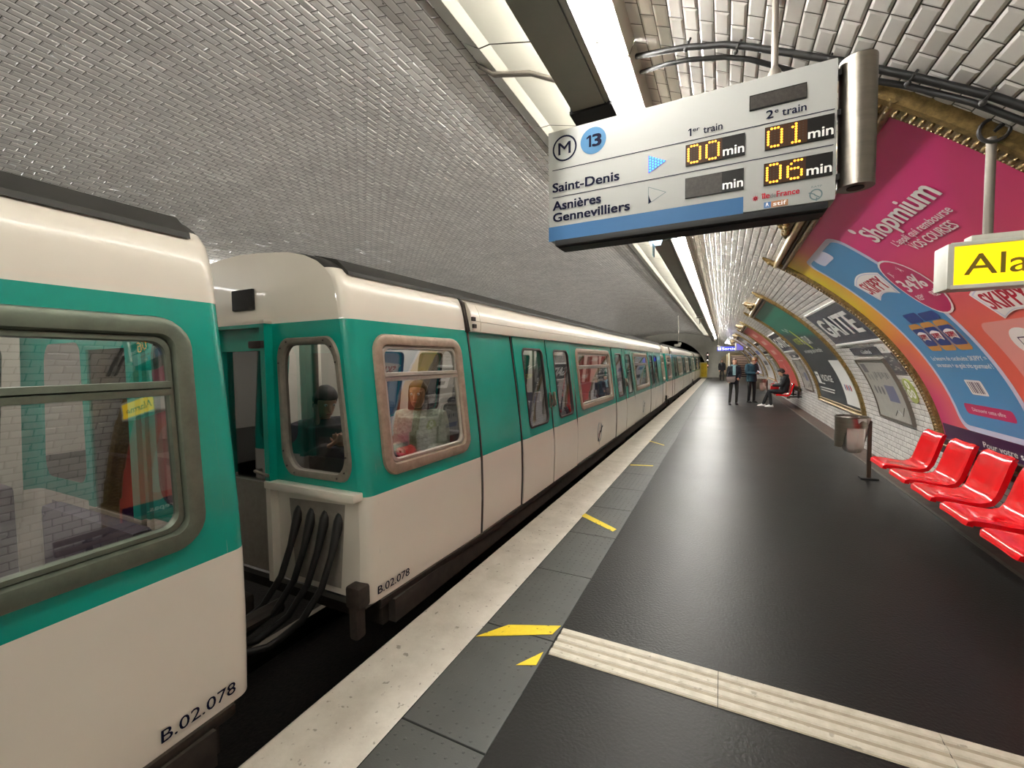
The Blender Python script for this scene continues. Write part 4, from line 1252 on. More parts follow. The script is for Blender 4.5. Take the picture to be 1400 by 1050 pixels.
# unlit lower arrow: outline with a dark sliver
for a, b in (((-.332, 2.485), (-.252, 2.447)), ((-.252, 2.447), (-.332, 2.406)), ((-.332, 2.406), (-.332, 2.485))):
    l = math.hypot(b[0] - a[0], b[1] - a[1]); nx, nz = -(b[1] - a[1]) / l * .0012, (b[0] - a[0]) / l * .0012
    sp([(a[0] + nx, a[1] + nz), (a[0] - nx, a[1] - nz), (b[0] - nx, b[1] - nz), (b[0] + nx, b[1] + nz)], GRY)
sp([(-.332, 2.406), (-.318, 2.413), (-.326, 2.43), (-.332, 2.450)], NV_)
# transport authority marks
stx('île', .142, 2.345, .024, .030, RED_, .02); stx('de', .174, 2.345, .018, .022, GRY, .0); stx('France', .198, 2.345, .024, .082, RED_, .02)
for k in range(8):
    a = PI * k / 4; sp([(.119 + .014 * math.cos(a), 2.352 + .014 * math.sin(a)), (.119 + .004 * math.cos(a + 1.2), 2.352 + .004 * math.sin(a + 1.2)), (.119 + .004 * math.cos(a - 1.2), 2.352 + .004 * math.sin(a - 1.2))], RED_)
sr(.151, .178, 2.304, 2.329, MID); sr(.178, .240, 2.304, 2.329, BRN); stx('stif', .186, 2.309, .017, .048, WH, .02)
disc(.163, 2.322, .0035, WH, -.003); sp([(.158, 2.308), (.163, 2.317), (.171, 2.308), (.166, 2.319), (.159, 2.319)], WH, -.003)
disc(.338, 2.330, .023, GRY, r0=.018)
for a, b in (((.313, 2.340), (.330, 2.334)), ((.330, 2.334), (.337, 2.326)), ((.337, 2.326), (.350, 2.318)), ((.341, 2.318), (.340, 2.304))):
    l = math.hypot(b[0] - a[0], b[1] - a[1]); nx, nz = -(b[1] - a[1]) / l * .0022, (b[0] - a[0]) / l * .0022
    sp([(a[0] + nx, a[1] + nz), (a[0] - nx, a[1] - nz), (b[0] - nx, b[1] - nz), (b[0] + nx, b[1] + nz)], GRY)
stx('RATP', .322, 2.358, .008, .036, GRY, .0)
fm.build('face_print', [navy, signblue, discblue, whitep, redp, brownp, midblue, greylogo], root)
DIG = {'0': ['01110', '10001', '10001', '10001', '10001', '10001', '10001', '01110'], '1': ['00100', '01100', '00100', '00100', '00100', '00100', '00100', '01110'],
       '6': ['00111', '01000', '10000', '11110', '10001', '10001', '10001', '01110']}
def led(x0, x1, xs, z0, z1, digits, name='minutes_display'):
    mb = MB()
    mb.box(((x0 + x1) / 2, -.003, LZ((z0 + z1) / 2)), (x1 - x0, .007, z1 - z0), 0)
    mb.add([(x0 + .002, -.0068, LZ(z0 + .002)), (xs, -.0068, LZ(z0 + .002)), (xs, -.0068, LZ(z1 - .002)), (x0 + .002, -.0068, LZ(z1 - .002))], [(0, 1, 2, 3)], 1 if digits else 2)
    dw = (xs - x0) / 2; px = dw / 6.2; pz = (z1 - z0) / 9.0
    for k in range(2):
        for r in range(8):
            for c in range(5):
                on = digits and DIG[digits[k]][r][c] == '1'
                cx, cz = x0 + k * dw + (c + 1.0) * px, LZ(z1 - (r + 1.0) * pz)
                rad = px * (.40 if on else .16)
                mb.add([(cx + rad * math.cos(2 * PI * j / 8), -.0076, cz + rad * math.sin(2 * PI * j / 8)) for j in range(8)], [tuple(range(8))], 3 if on else 2)
    vs, fs = T('min', .040, x1 - xs - .008, .022); mb.add([(xs + .004 + a, -.0076 - d, LZ(z0 + .012 + b)) for a, b, d in vs], fs, 4)
    return mb.build(name, [ledblack, mat('led_glow_panel', S(58, 34, 14), .5, spec=.2), leddim, orange, whitep], root)
led(-.166, .076, -.014, 2.547, 2.641, '00'); led(-.167, .073, -.014, 2.400, 2.491, None); led(.151, .395, .303, 2.547, 2.642, '01'); led(.149, .392, .300, 2.399, 2.491, '06')
mb = MB(); mb.box((.195, -.003, LZ(2.760)), (.208, .007, .062), 0); mb.add([(.094, -.0068, LZ(2.733)), (.297, -.0068, LZ(2.733)), (.297, -.0068, LZ(2.787)), (.094, -.0068, LZ(2.787))], [(0, 1, 2, 3)], 1)
mb.build('clock_display', [ledblack, leddim], root)
mb = MB()
mb.add([(-.332, -.003, LZ(2.632)), (-.332, -.003, LZ(2.549)), (-.252, -.003, LZ(2.592))], [(0, 1, 2)], 0)
for c in range(6):
    n = 6 - c
    for r in range(n):
        cx, cz = -.324 + c * .0125, 2.5915 + (r - (n - 1) / 2) * .0125
        mb.add([(cx + .0048 * math.cos(2 * PI * j / 8), -.004, LZ(cz) + .0048 * math.sin(2 * PI * j / 8)) for j in range(8)], [tuple(range(8))], 1)
mb.build('arrow_light', [ledbluebk, ledblue], root)
mb = MB(); mb.tube([(.482, .06, LZ(2.352)), (.482, .06, LZ(2.86))], .064, 28); mb.build('end_tube', steel, root, 40)
mb = MB(); mb.lathe([(.0, -.002), (.030, -.002), (.030, .004)], (.482, .06, LZ(2.350)), 16); mb.build('tube_socket', blackm, root)
for z in (2.40, 2.66, 2.82):
    mb = MB(); mb.box((.412, .06, LZ(z)), (.03, .05, .022)); mb.build('tube_bracket', darkm, root)
mb = MB(); mb.box((-.77, .62, LZ(3.247)), (.27, .16, .02)); mb.box((-.90, .62, LZ(3.29)), (.02, .10, .09)); mb.build('beam_strap', blackm, root)
mb = MB(); mb.tube([(.19, .08, LZ(2.86)), (.19, .08, LZ(3.23))], .014, 10); mb.lathe([(.028, 0), (.026, .05), (.014, .07)], (.19, .08, LZ(2.86)), 14)
mb.build('hanging_pole', galv, root, 40)

# ================================================================== YELLOW ALARM SIGN
root = thing('alarm_sign', (.89, 2.60, 1.945), 'yellow backlit Alarme box hanging from a pole at the right edge', 'sign')
mb = MB(); mb.box((.30, .07, .105), (.60, .14, .20), 0, bev=.008)
mb.box((.32, .07, .225), (.46, .07, .03), 0, bev=.004); mb.build('housing', signgrey, root, 30)
mb = MB()
for z in (.012, .198): mb.box((.305, -.004, z), (.59, .012, .018), 0, bev=.002)
mb.box((.010, -.003, .105), (.022, .012, .195), 0, bev=.003); mb.box((.590, -.003, .105), (.022, .012, .195), 0, bev=.003); mb.build('rim', signgrey, root, 30)
mb = MB(); mb.box((.30, -.001, .105), (.56, .006, .17)); mb.build('lit_panel', yellowlit, root)
mb = MB(); vs, fs = T('Alarme', .090, .46, .006); mb.add([(.055 + a, -.0055 - d, .062 + b) for a, b, d in vs], fs); mb.build('lettering', yellowtxt, root)
mb = MB(); mb.tube([(.155, .07, .235), (.155, .07, .66)], .017, 12); mb.build('pole', galv, root, 40)
mb = MB(); pts = [(.155 + .05 * math.cos(a), .05, .685 + .05 * math.sin(a)) for a in np.linspace(0, 2 * PI, 20)]
mb.tube(pts, .008, 7); mb.tube([(.155, .06, .68), (.19, .05, .71), (.21, .04, .735)], .012, 7); mb.build('clamp', darkm, root, 40)

# ================================================================== CEILING CABLES, LAMPS, CAMERA
def vault_cable(name, label, pts, r):
    mb = MB(); P = [W(y, s, o) for y, s, o in pts]; Q = [P[0]]
    for a, b in zip(P[:-1], P[1:]):
        for k in range(1, 6): Q.append(a.lerp(b, k / 5))
    for i in range(1, len(Q) - 1): pass
    mb.tube(Q, r, 9); return tag(mb.build(name, cablem, None, 50), label, 'cable', 'cables across the white vault')
c1 = [(2.76, 4.57, .05), (2.66, 4.38, .06), (2.62, 4.25, .05), (2.585, 4.05, .03), (2.57, 3.92, .03), (2.53, 3.5, .03), (2.50, 3.2, .03), (2.46, 2.9, .03), (2.42, 2.5, .03)]
c2 = [(2.92, 4.57, .05), (2.78, 4.38, .06), (2.73, 4.25, .05), (2.69, 4.05, .03), (2.67, 3.92, .03), (2.69, 3.65, .03), (2.62, 3.42, .03), (2.57, 3.2, .03), (2.50, 2.95, .05), (2.47, 2.5, .05)]
vault_cable('vault_cable', 'thick black cable crossing the white vault, the upper of the two above the indicator', c1, .016)
vault_cable('vault_cable', 'black cable crossing the white vault, the lower one that sags toward the gilded frame', c2, .013)
for k, (y, s) in enumerate(((2.62, 4.25), (2.575, 3.98), (2.54, 3.55), (2.50, 3.2), (2.46, 2.92))):
    mb = MB(); mb.tube([W(y, s, 0), W(y, s, .055)], .006, 6); mb.ball(W(y, s, .06), .014, 0, 8); mb.tube([W(y - .02, s, .03), W(y, s, .05), W(y + .02, s, .03)], .006, 6)
    tag(mb.build('cable_clip', darkm, None, 50), 'small dark clip holding the black cables on the vault, %s counted from the light beam' % ('first', 'second', 'third', 'fourth', 'fifth')[k], 'clip', 'cable clips')
mb = MB(); P = []
for dy in (0, .035):
    mb.tube([W(2.93 + dy, 5.86, .03), W(2.93 + dy, 5.70, .10), W(2.95 + dy, 5.4, .08), W(2.98 + dy, 5.1, .12), Vector((-.86, 3.02 + dy, 3.44))], .012, 8)
tag(mb.build('grey_conduit', galv, None, 50), 'pair of grey conduits crossing the cream panel left of the light beam', 'conduit')
lm = thing('emergency_lamp', (-.80, 5.86, 3.25), 'bluish emergency lamp with sloping lens under the light beam, just below the indicator', 'lamp')
mb = MB(); mb.box((0, 0, -.02), (.20, .22, .04), 0, bev=.008); mb.build('base', galv, lm, 30)
mb = MB(); mb.loft([[(-.08, -.09, -.04), (.08, -.09, -.04), (.08, .09, -.04), (-.08, .09, -.04)], [(-.06, -.07, -.11), (.06, -.07, -.11), (.06, .07, -.11), (-.06, .07, -.11)]]); mb.build('lens', mat('lamp_lens', S(200, 226, 238), .15, emit=(.65, .85, 1), estr=.9), lm, 30)
mb = MB(); mb.box((-.02, 0, -.18), (.015, .12, .16), 0, bev=.004); mb.build('pictogram_plate', mat('pale_blue_plastic', S(150, 184, 196), .2), lm, 30)
lm2 = thing('round_signal', (-.79, 17.1, 3.25), 'small round white disc signal hanging from the light beam farther along', 'signal')
mb = MB(); mb.tube([(0, 0, 0), (0, 0, -.05)], .02, 8); mb.lathe([(.0, -.10), (.12, -.09), (.13, -.06), (.06, -.03), (.0, -.03)], (0, 0, 0), 18); mb.build('disc', whitep, lm2, 40)
mb = MB(); mb.box((0, -.12, -.075), (.16, .02, .02)); mb.tube([(0, 0, -.1), (0, 0, -.3)], .012, 6); mb.build('bar', darkm, lm2, 40)
cm = thing('camera_pole', (-2.2, 25.0, 2.44), 'thin pole with a small camera hanging from the grey vault above the train', 'camera')
mb = MB(); mb.tube([(0, 0, .1), (0, 0, 1.60)], .022, 8); mb.build('pole', galv, cm, 40)
mb = MB(); mb.box((-.05, 0, .03), (.30, .22, .13), 0, bev=.02); mb.box((.08, -.02, .12), (.14, .16, .12), 0, bev=.02); mb.build('camera_body', signgrey, cm, 30)
# exit signs far along
viol = mat('exit_sign_blue', S(54, 66, 190), .35, emit=S(50, 60, 230), estr=.15); exitw = mat('exit_sign_lettering', S(240, 240, 255), .4, emit=(.95, .95, 1), estr=.4)
def exit_sign(loc, w_, txt, label, ztop):
    r = thing('exit_sign', loc, label, 'sign', 'exit signs')
    mb = MB(); mb.box((0, 0, 0), (w_, .10, .34), 0, bev=.01); mb.build('housing', viol, r, 30)
    mb = MB(); vs, fs = T(txt, .19, w_ * .62, .02); mb.add([(-w_ * .28 + a, -.054 - d, -.09 + b) for a, b, d in vs], fs)
    mb.add([(-w_ * .46, -.054, -.10), (-w_ * .32, -.054, -.10), (-w_ * .32, -.054, .10), (-w_ * .46, -.054, .10)], [(0, 1, 2, 3)])
    mb.add([(-w_ * .44, -.056, 0), (-w_ * .37, -.056, -.07), (-w_ * .37, -.056, .07)], [(0, 1, 2)], 1)
    mb.build('lettering', [exitw, viol], r)
    for s_ in (-.3, .3):
        mb = MB(); mb.tube([(w_ * s_, 0, .16), (w_ * s_, 0, ztop - loc[2])], .018, 6); mb.build('pole', galv, r)
exit_sign((.33, 38.0, 2.52), 1.55, 'Sortie', 'blue Sortie exit sign hanging low over the far end of the platform', 3.25)
ws = thing('wall_light_sign', (.95, 33.0, 2.52), 'small violet lit sign by the vault, above and right of the Sortie sign', 'sign', None, .9)
mb = MB(); mb.box((0, 0, 0), (.70, .10, .50), 0, bev=.01); mb.build('housing', signgrey, ws, 30)
mb = MB(); mb.box((0, -.05, 0), (.64, .02, .44)); mb.build('lit_face', mat('violet_face', S(150, 140, 230), .4, emit=S(150, 140, 240), estr=.2), ws)
mb = MB(); mb.tube([(0, 0, .2), (0, 0, .46)], .02, 7); mb.build('pole', galv, ws)
lp = thing('hanging_lamp', (-.3, 33.0, 3.18), 'thin pole hanging from the vault with a small box, left of the exit signs', 'pole')
mb = MB(); mb.tube([(0, 0, .25), (0, 0, -.55)], .022, 7); mb.build('pole', galv, lp); mb = MB(); mb.box((0, 0, -.60), (.16, .14, .12), 0, bev=.02); mb.build('box', signgrey, lp)
# platform-end cabinet and signal lights
cb_ = thing('yellow_cabinet', (-1.72, 44.1, 0), 'yellow cabinet standing at the platform end beside the tunnel mouth', 'cabinet')
mb = MB(); mb.box((0, 0, .72), (.78, .4, 1.44), 0, bev=.02); mb.build('body', mat('cabinet_cream', S(188, 176, 110), .5), cb_, 30)
mb = MB(); mb.box((.10, -.205, .74), (.48, .015, 1.24)); mb.build('door', mat('cabinet_yellow', S(204, 172, 20), .45, noise=.3, nscale=3), cb_)
sgl = thing('tunnel_signal', (-1.30, 44.9, 1.1), 'small red and white signal lights on the pier beside the tunnel mouth', 'signal')
mb = MB(); mb.box((-.04, 0, .55), (.12, .12, 1.5), 0, bev=.02); mb.build('case', darkm, sgl, 30)
for z, c in ((1.05, (1, .55, .45)), (.55, (1, .9, .9)), (.05, (1, .4, .3))):
    mb = MB(); mb.lathe([(.05, 0), (.045, .02), (0, .025)], (0, 0, 0), 10); o = mb.build('signal_lamp', mat('signal_lens', c, .3, emit=c, estr=2.5), sgl); o.location = (-.04, -.06, z); o.rotation_euler = (PI / 2, 0, 0)

# ================================================================== RED SEATS AND THEIR RAILS
def seat_mesh():
    mb = MB()
    prof = [(-.235, .395), (-.228, .43), (-.20, .446), (-.12, .442), (.0, .425), (.08, .420), (.135, .440), (.165, .49), (.19, .57), (.215, .66), (.24, .745), (.262, .795), (.285, .812), (.31, .80)]
    hw = .245; n = 14
    def pt(i, t, off):
        x, z = prof[i]
        a, b = prof[max(0, i - 1)], prof[min(len(prof) - 1, i + 1)]
        dx, dz = b[0] - a[0], b[1] - a[1]; l = math.hypot(dx, dz); nx, nz = -dz / l, dx / l      # upper side normal
        u = -1 + 2 * t
        edge = abs(u) ** 8
        wv = hw * (1.0 - (.10 * max(0, (.0 - i + 2)) / 2) - .12 * max(0, (i - 9)) / 4)
        lift = .020 * abs(u) ** 2.5 - .022 * edge
        return Vector((x + nx * (lift + off), u * wv, z + nz * (lift + off)))
    secs = []
    for i in range(len(prof)):
        up_ = [pt(i, k / n, .0) for k in range(n + 1)]; dn = [pt(i, k / n, -.028 if 0 < k < n else -.040) for k in range(n, -1, -1)]
        secs.append(up_ + dn)
    mb.loft(secs, 0)
    return mb
seat_me = seat_mesh()
names1 = ['beside the bin', 'second from the bin', 'third from the bin', 'fourth from the bin', 'nearest the camera, cut by the right edge']
ys1 = [6.42, 5.76, 5.155, 4.53, 3.90]
base = seat_me.build('platform_seat', redseat, None, 50)
for k, y in enumerate(ys1):
    o = base if k == 0 else base.copy()
    if k: COL.objects.link(o)
    o.location = (1.865, y, 0)
    tag(o, 'glossy red moulded plastic platform seat, %s' % names1[k], 'seat', 'red seats under the pink poster')
for k, (y, lab) in enumerate(((17.45, 'red platform seat under the seated person'), (18.1, 'red platform seat right behind the seated person'), (18.72, 'red platform seat second beyond the seated person'), (19.35, 'farthest red platform seat of the bench with the seated person'))):
    o = base.copy(); COL.objects.link(o); o.location = (1.865, y, 0)
    tag(o, lab, 'seat', 'red seats under the red poster')
def bench(y0, y1, label):
    r = thing('bench_support', (0, 0, 0), label, 'bench support', 'bench supports')
    mb = MB(); mb.box((1.98, (y0 + y1) / 2, .345), (.09, y1 - y0, .06), 0, bev=.012); mb.build('seat_beam', brownrail, r, 30)
    for z in (.60, .70):
        mb = MB(); mb.box((2.26, (y0 + y1) / 2, z), (.05, y1 - y0, .065), 0, bev=.015); mb.build('back_rail', brownrail, r, 30)
    y = y0 + .3
    while y < y1:
        mb = MB(); mb.box((2.19, y, .36), (.42, .05, .05), 0, bev=.008); mb.box((2.30, y, .52), (.05, .05, .42), 0, bev=.008); mb.box((2.33, y, .62), (.09, .05, .05)); mb.build('bracket', darkm, r, 30)
        y += 1.22
    return r
bench(2.2, 6.75, 'dark brown rails carrying the near row of red seats'); bench(17.1, 19.8, 'dark brown rails carrying the far row of red seats')

# ================================================================== BINS
mat('litter_white', S(214, 208, 198), .6); mat('litter_grey', S(150, 140, 128), .6)
def litter_bin(loc, label):
    r = thing('litter_bin', loc, label, 'bin', 'litter bins')
    mb = MB(); mb.box((0, 0, .008), (.20, .14, .016), 0, bev=.004); mb.build('foot_plate', darkm, r, 30)
    mb = MB(); mb.box((0, 0, .40), (.045, .045, .79), 0, bev=.006); mb.tube([(0, 0, .78), (-.02, 0, .80), (-.08, 0, .80)], .022, 8); mb.build('post', brownrail, r, 30)
    # ring with a shield on its left side
    cx = -.205; R = .185; mb = MB(); n = 44
    def low(a):                                    # a: 0 = +x side; shield hangs on the -x side
        d = abs(((a - PI + PI) % (2 * PI)) - PI)
        k = max(0, min(1, (1.15 - d) / .35)); k = k * k * (3 - 2 * k)
        return .70 - .27 * k
    for ra, fl in ((R, False), (R - .006, True)):
        vs, fs = [], []
        for i in range(n):
            a = 2 * PI * i / n
            for z in (low(a), (low(a) + .845) / 2, .845): vs.append((cx + ra * math.cos(a), ra * math.sin(a), z))
        for i in range(n):
            j = (i + 1) % n
            for q_ in range(2):
                f = (i * 3 + q_, j * 3 + q_, j * 3 + q_ + 1, i * 3 + q_ + 1); fs.append(f[::-1] if fl else f)
        mb.add(vs, fs)
    mb.tube([(cx + R * math.cos(a), R * math.sin(a), .845) for a in np.linspace(0, 2 * PI, 45)], .010, 7)
    mb.build('ring', steel, r, 40)
    bg = MB(); secs = []
    rr = random.Random(9); n = 26
    ph = [rr.random() * 6 for _ in range(6)]
    for z, k in ((.835, .96), (.80, .93), (.72, .84), (.62, .80), (.52, .74), (.43, .66), (.37, .50), (.345, .25), (.34, .05)):
        q_ = []
        for i in range(n):
            a = 2 * PI * i / n
            w_ = 1 + .075 * math.sin(5 * a + ph[0] + z * 6) + .08 * math.sin(9 * a + ph[1]) + .03 * math.sin(13 * a + ph[2] - z * 9)
            q_.append((cx + .02 + R * k * w_ * math.cos(a), R * k * w_ * math.sin(a), z))
        secs.append(q_)
    bg.loft(secs, 0, False)
    bg.build('plastic_bag', bagm, r, 60)
    for i in range(7):
        pb = MB(); a = rr.random() * 6; pb.ball((cx + .06 * math.cos(a), .06 * math.sin(a), .385 + .02 * i), (.045, .035, .03), i % 2, 8, Matrix.Rotation(a, 3, 'Z')); pb.build('crumpled_litter', [MATS['litter_white'], MATS['litter_grey']], r, 50)
litter_bin((1.80, 7.38, 0), 'steel ring litter bin with hanging clear bag beside the near red seats')
litter_bin((1.62, 20.4, 0), 'far litter bin with hanging clear bag beyond the seated person')
# ================================================================== PEOPLE
skin = mat('skin', S(206, 160, 134), .5, spec=.4)
skin_d = mat('skin_tan', S(176, 124, 98), .5, spec=.4)
eyew = mat('eye_white', S(230, 226, 220), .3); iris = mat('eye_dark', S(40, 30, 26), .2); lipm = mat('lips', S(166, 96, 88), .5)
V3 = lambda *a: Vector(a)
def oval(c, rt, fw, rx, ry, n=16, back=1.0):
    out = []
    for k in range(n):
        a = 2 * PI * k / n
        s_, c_ = math.sin(a), math.cos(a)
        out.append(c + rt * rx * c_ + fw * ry * s_ * (1.0 if s_ > 0 else back))
    return out
def limb(mb, pts, rs, m=0):
    P, R = [], []
    for i in range(len(pts) - 1):
        for k in range(4):
            t = k / 4; P.append(Vector(pts[i]).lerp(Vector(pts[i + 1]), t)); R.append(rs[i] * (1 - t) + rs[i + 1] * t)
    P.append(Vector(pts[-1])); R.append(rs[-1])
    mb.tube(P, R, 12, m, True, True)
def hand(mb, wr, d, nrm, mirror=1, curl=.35, k=1.0):
    """palm + five separate fingers; d along the forearm, nrm out of the palm, mirror sets the thumb side"""
    d = Vector(d).normalized(); nrm = Vector(nrm); nrm = (nrm - d * nrm.dot(d)).normalized(); sd = d.cross(nrm).normalized() * mirror
    wr = Vector(wr)
    secs = []
    for t, wd, th in ((-.02, .026, .020), (.015, .030, .018), (.05, .040, .015), (.085, .041, .013), (.098, .036, .010)):
        c = wr + d * t * k; secs.append([c + sd * wd * k * math.cos(2 * PI * i / 12) + nrm * th * k * math.sin(2 * PI * i / 12) for i in range(12)])
    mb.loft(secs)
    for i, (o, L) in enumerate(((-.031, .060), (-.0105, .074), (.0105, .079), (.031, .071))):
        b = wr + (d * .085 + sd * o) * k; dir_ = (d + sd * o * 1.5).normalized(); pts = [b]; cu = curl * (1.15 - .08 * i)
        for seg, f in ((.44, .7), (.32, 1.0), (.24, .8)):
            dir_ = (dir_ * math.cos(cu * f) + nrm * math.sin(cu * f)).normalized(); pts.append(pts[-1] + dir_ * L * seg * k)
        mb.tube(pts, [.0095 * k, .009 * k, .0082 * k, .007 * k], 8, 0, True, True)
    b = wr + (d * .02 + sd * .030) * k; t1 = (d * .62 + sd * .72 + nrm * .25).normalized(); t2 = (d * .9 + sd * .25 + nrm * .35).normalized()
    mb.tube([b, b + t1 * .036 * k, b + t1 * .036 * k + t2 * .028 * k, b + t1 * .036 * k + t2 * .050 * k], [.0125 * k, .0105 * k, .0095 * k, .0075 * k], 8, 0, True, True)
def frame_of(face, up):
    f = Vector(face).normalized(); u = Vector(up); u = (u - f * u.dot(f)).normalized(); return f.cross(u), f, u
def head(mb, c, face, up, k=1.0):
    r, f, u = frame_of(face, up); c = Vector(c)
    secs = []
    for z, rx, fy, by in ((-.118, .028, .055, -.01), (-.105, .044, .072, .01), (-.085, .057, .083, .045), (-.055, .066, .088, .075), (-.02, .071, .092, .092), (.02, .075, .094, .100), (.055, .075, .094, .100), (.085, .066, .080, .088), (.108, .044, .052, .060), (.118, .015, .018, .022)):
        secs.append([c + (u * z + r * rx * math.cos(2 * PI * i / 18) + f * (fy if math.sin(2 * PI * i / 18) > 0 else by) * math.sin(2 * PI * i / 18)) * k for i in range(18)])
    mb.loft(secs)
    mb.tube([c + (f * .088 + u * .018) * k, c + (f * .103 - u * .012) * k, c + (f * .112 - u * .030) * k], [.008 * k, .011 * k, .014 * k], 8, 0, True, True)
    mb.tube([c + (f * .088 - u * .065 - r * .022) * k, c + (f * .094 - u * .064) * k, c + (f * .088 - u * .065 + r * .022) * k], .009 * k, 8, 0, True, True)
    for s_ in (-1, 1):
        mb.tube([c + (r * s_ * .074 - f * .004 + u * .022) * k, c + (r * s_ * .082 - f * .012 + u * .004) * k, c + (r * s_ * .074 - f * .004 - u * .024) * k], [.013 * k, .016 * k, .010 * k], 7, 0, True, True)
        mb.tube([c + (r * s_ * .016 + f * .086 + u * .030) * k, c + (r * s_ * .048 + f * .076 + u * .032) * k], .008 * k, 7, 0, True, True)
def face_bits(c, face, up, par, k=1.0):
    r, f, u = frame_of(face, up); c = Vector(c)
    for s_ in (-1, 1):
        mb = MB(); mb.ball(c + (r * s_ * .031 + f * .083 + u * .014) * k, .0125 * k, 0, 10); mb.ball(c + (r * s_ * .031 + f * .091 + u * .014) * k, .0062 * k, 1, 8)
        mb.build('eye', [eyew, iris], par, 60)
    mb = MB(); mb.tube([c + (f * .093 - u * .062 - r * .020) * k, c + (f * .102 - u * .060) * k, c + (f * .093 - u * .062 + r * .020) * k], [.004 * k, .006 * k, .004 * k], 7, 0, True, True); mb.build('mouth', lipm, par, 60)
def hair_cap(c, face, up, par, m, length=0.0, k=1.0, name='hair'):
    r, f, u = frame_of(face, up); c = Vector(c); mb = MB(); secs = []
    low = -.055 - length
    for t in np.linspace(0, 1, 10):
        z = .142 - t * (.142 - low)
        kk = math.sqrt(max(.01, 1 - ((z - .02) / .126) ** 2)) if z > .02 else 1.0 + (.12 * min(1, (.02 - z) / .2) if length > .05 else -.10 * min(1, (.02 - z) / .08))
        front = .104 * kk if z > .050 else (.035 if z > -.02 else .01 - (.02 if length < .05 else -.015))
        secs.append([c + (u * z + r * .095 * kk * math.cos(2 * PI * i / 20) + f * (front if math.sin(2 * PI * i / 20) > 0 else .120 * kk) * math.sin(2 * PI * i / 20)) * k for i in range(20)])
    mb.loft(secs)
    mb.build(name, m, par, None, .010, 3)
def shoe(mb, ank, toe, k=1.0, sole=1):
    ank, toe = Vector(ank), Vector(toe); d = (toe - ank); d.z = 0; d.normalize(); s_ = V3(-d.y, d.x, 0); z0 = ank.z - .085
    secs = []
    for t, w_, h in ((-.075, .020, .05), (-.06, .034, .075), (-.02, .038, .105), (.03, .039, .09), (.08, .043, .068), (.13, .045, .052), (.165, .036, .04), (.185, .014, .026)):
        c = ank + d * t; q_ = []
        for i in range(12):
            a = 2 * PI * i / 12; y = math.sin(a)
            q_.append(V3(c.x, c.y, z0 + (h / 2) * (1 + y)) + s_ * w_ * math.cos(a) * (1.0 if y < .3 else .8))
        secs.append(q_)
    mb.loft(secs, 0)
    secs = []
    for t, w_ in ((-.08, .022), (-.06, .036), (.03, .041), (.10, .047), (.165, .038), (.192, .014)):
        c = ank + d * t; secs.append([V3(c.x, c.y, z0 + z) + s_ * w_ * x for x, z in ((-1, 0), (1, 0), (1, .018), (-1, .018))])
    mb.loft(secs, sole)

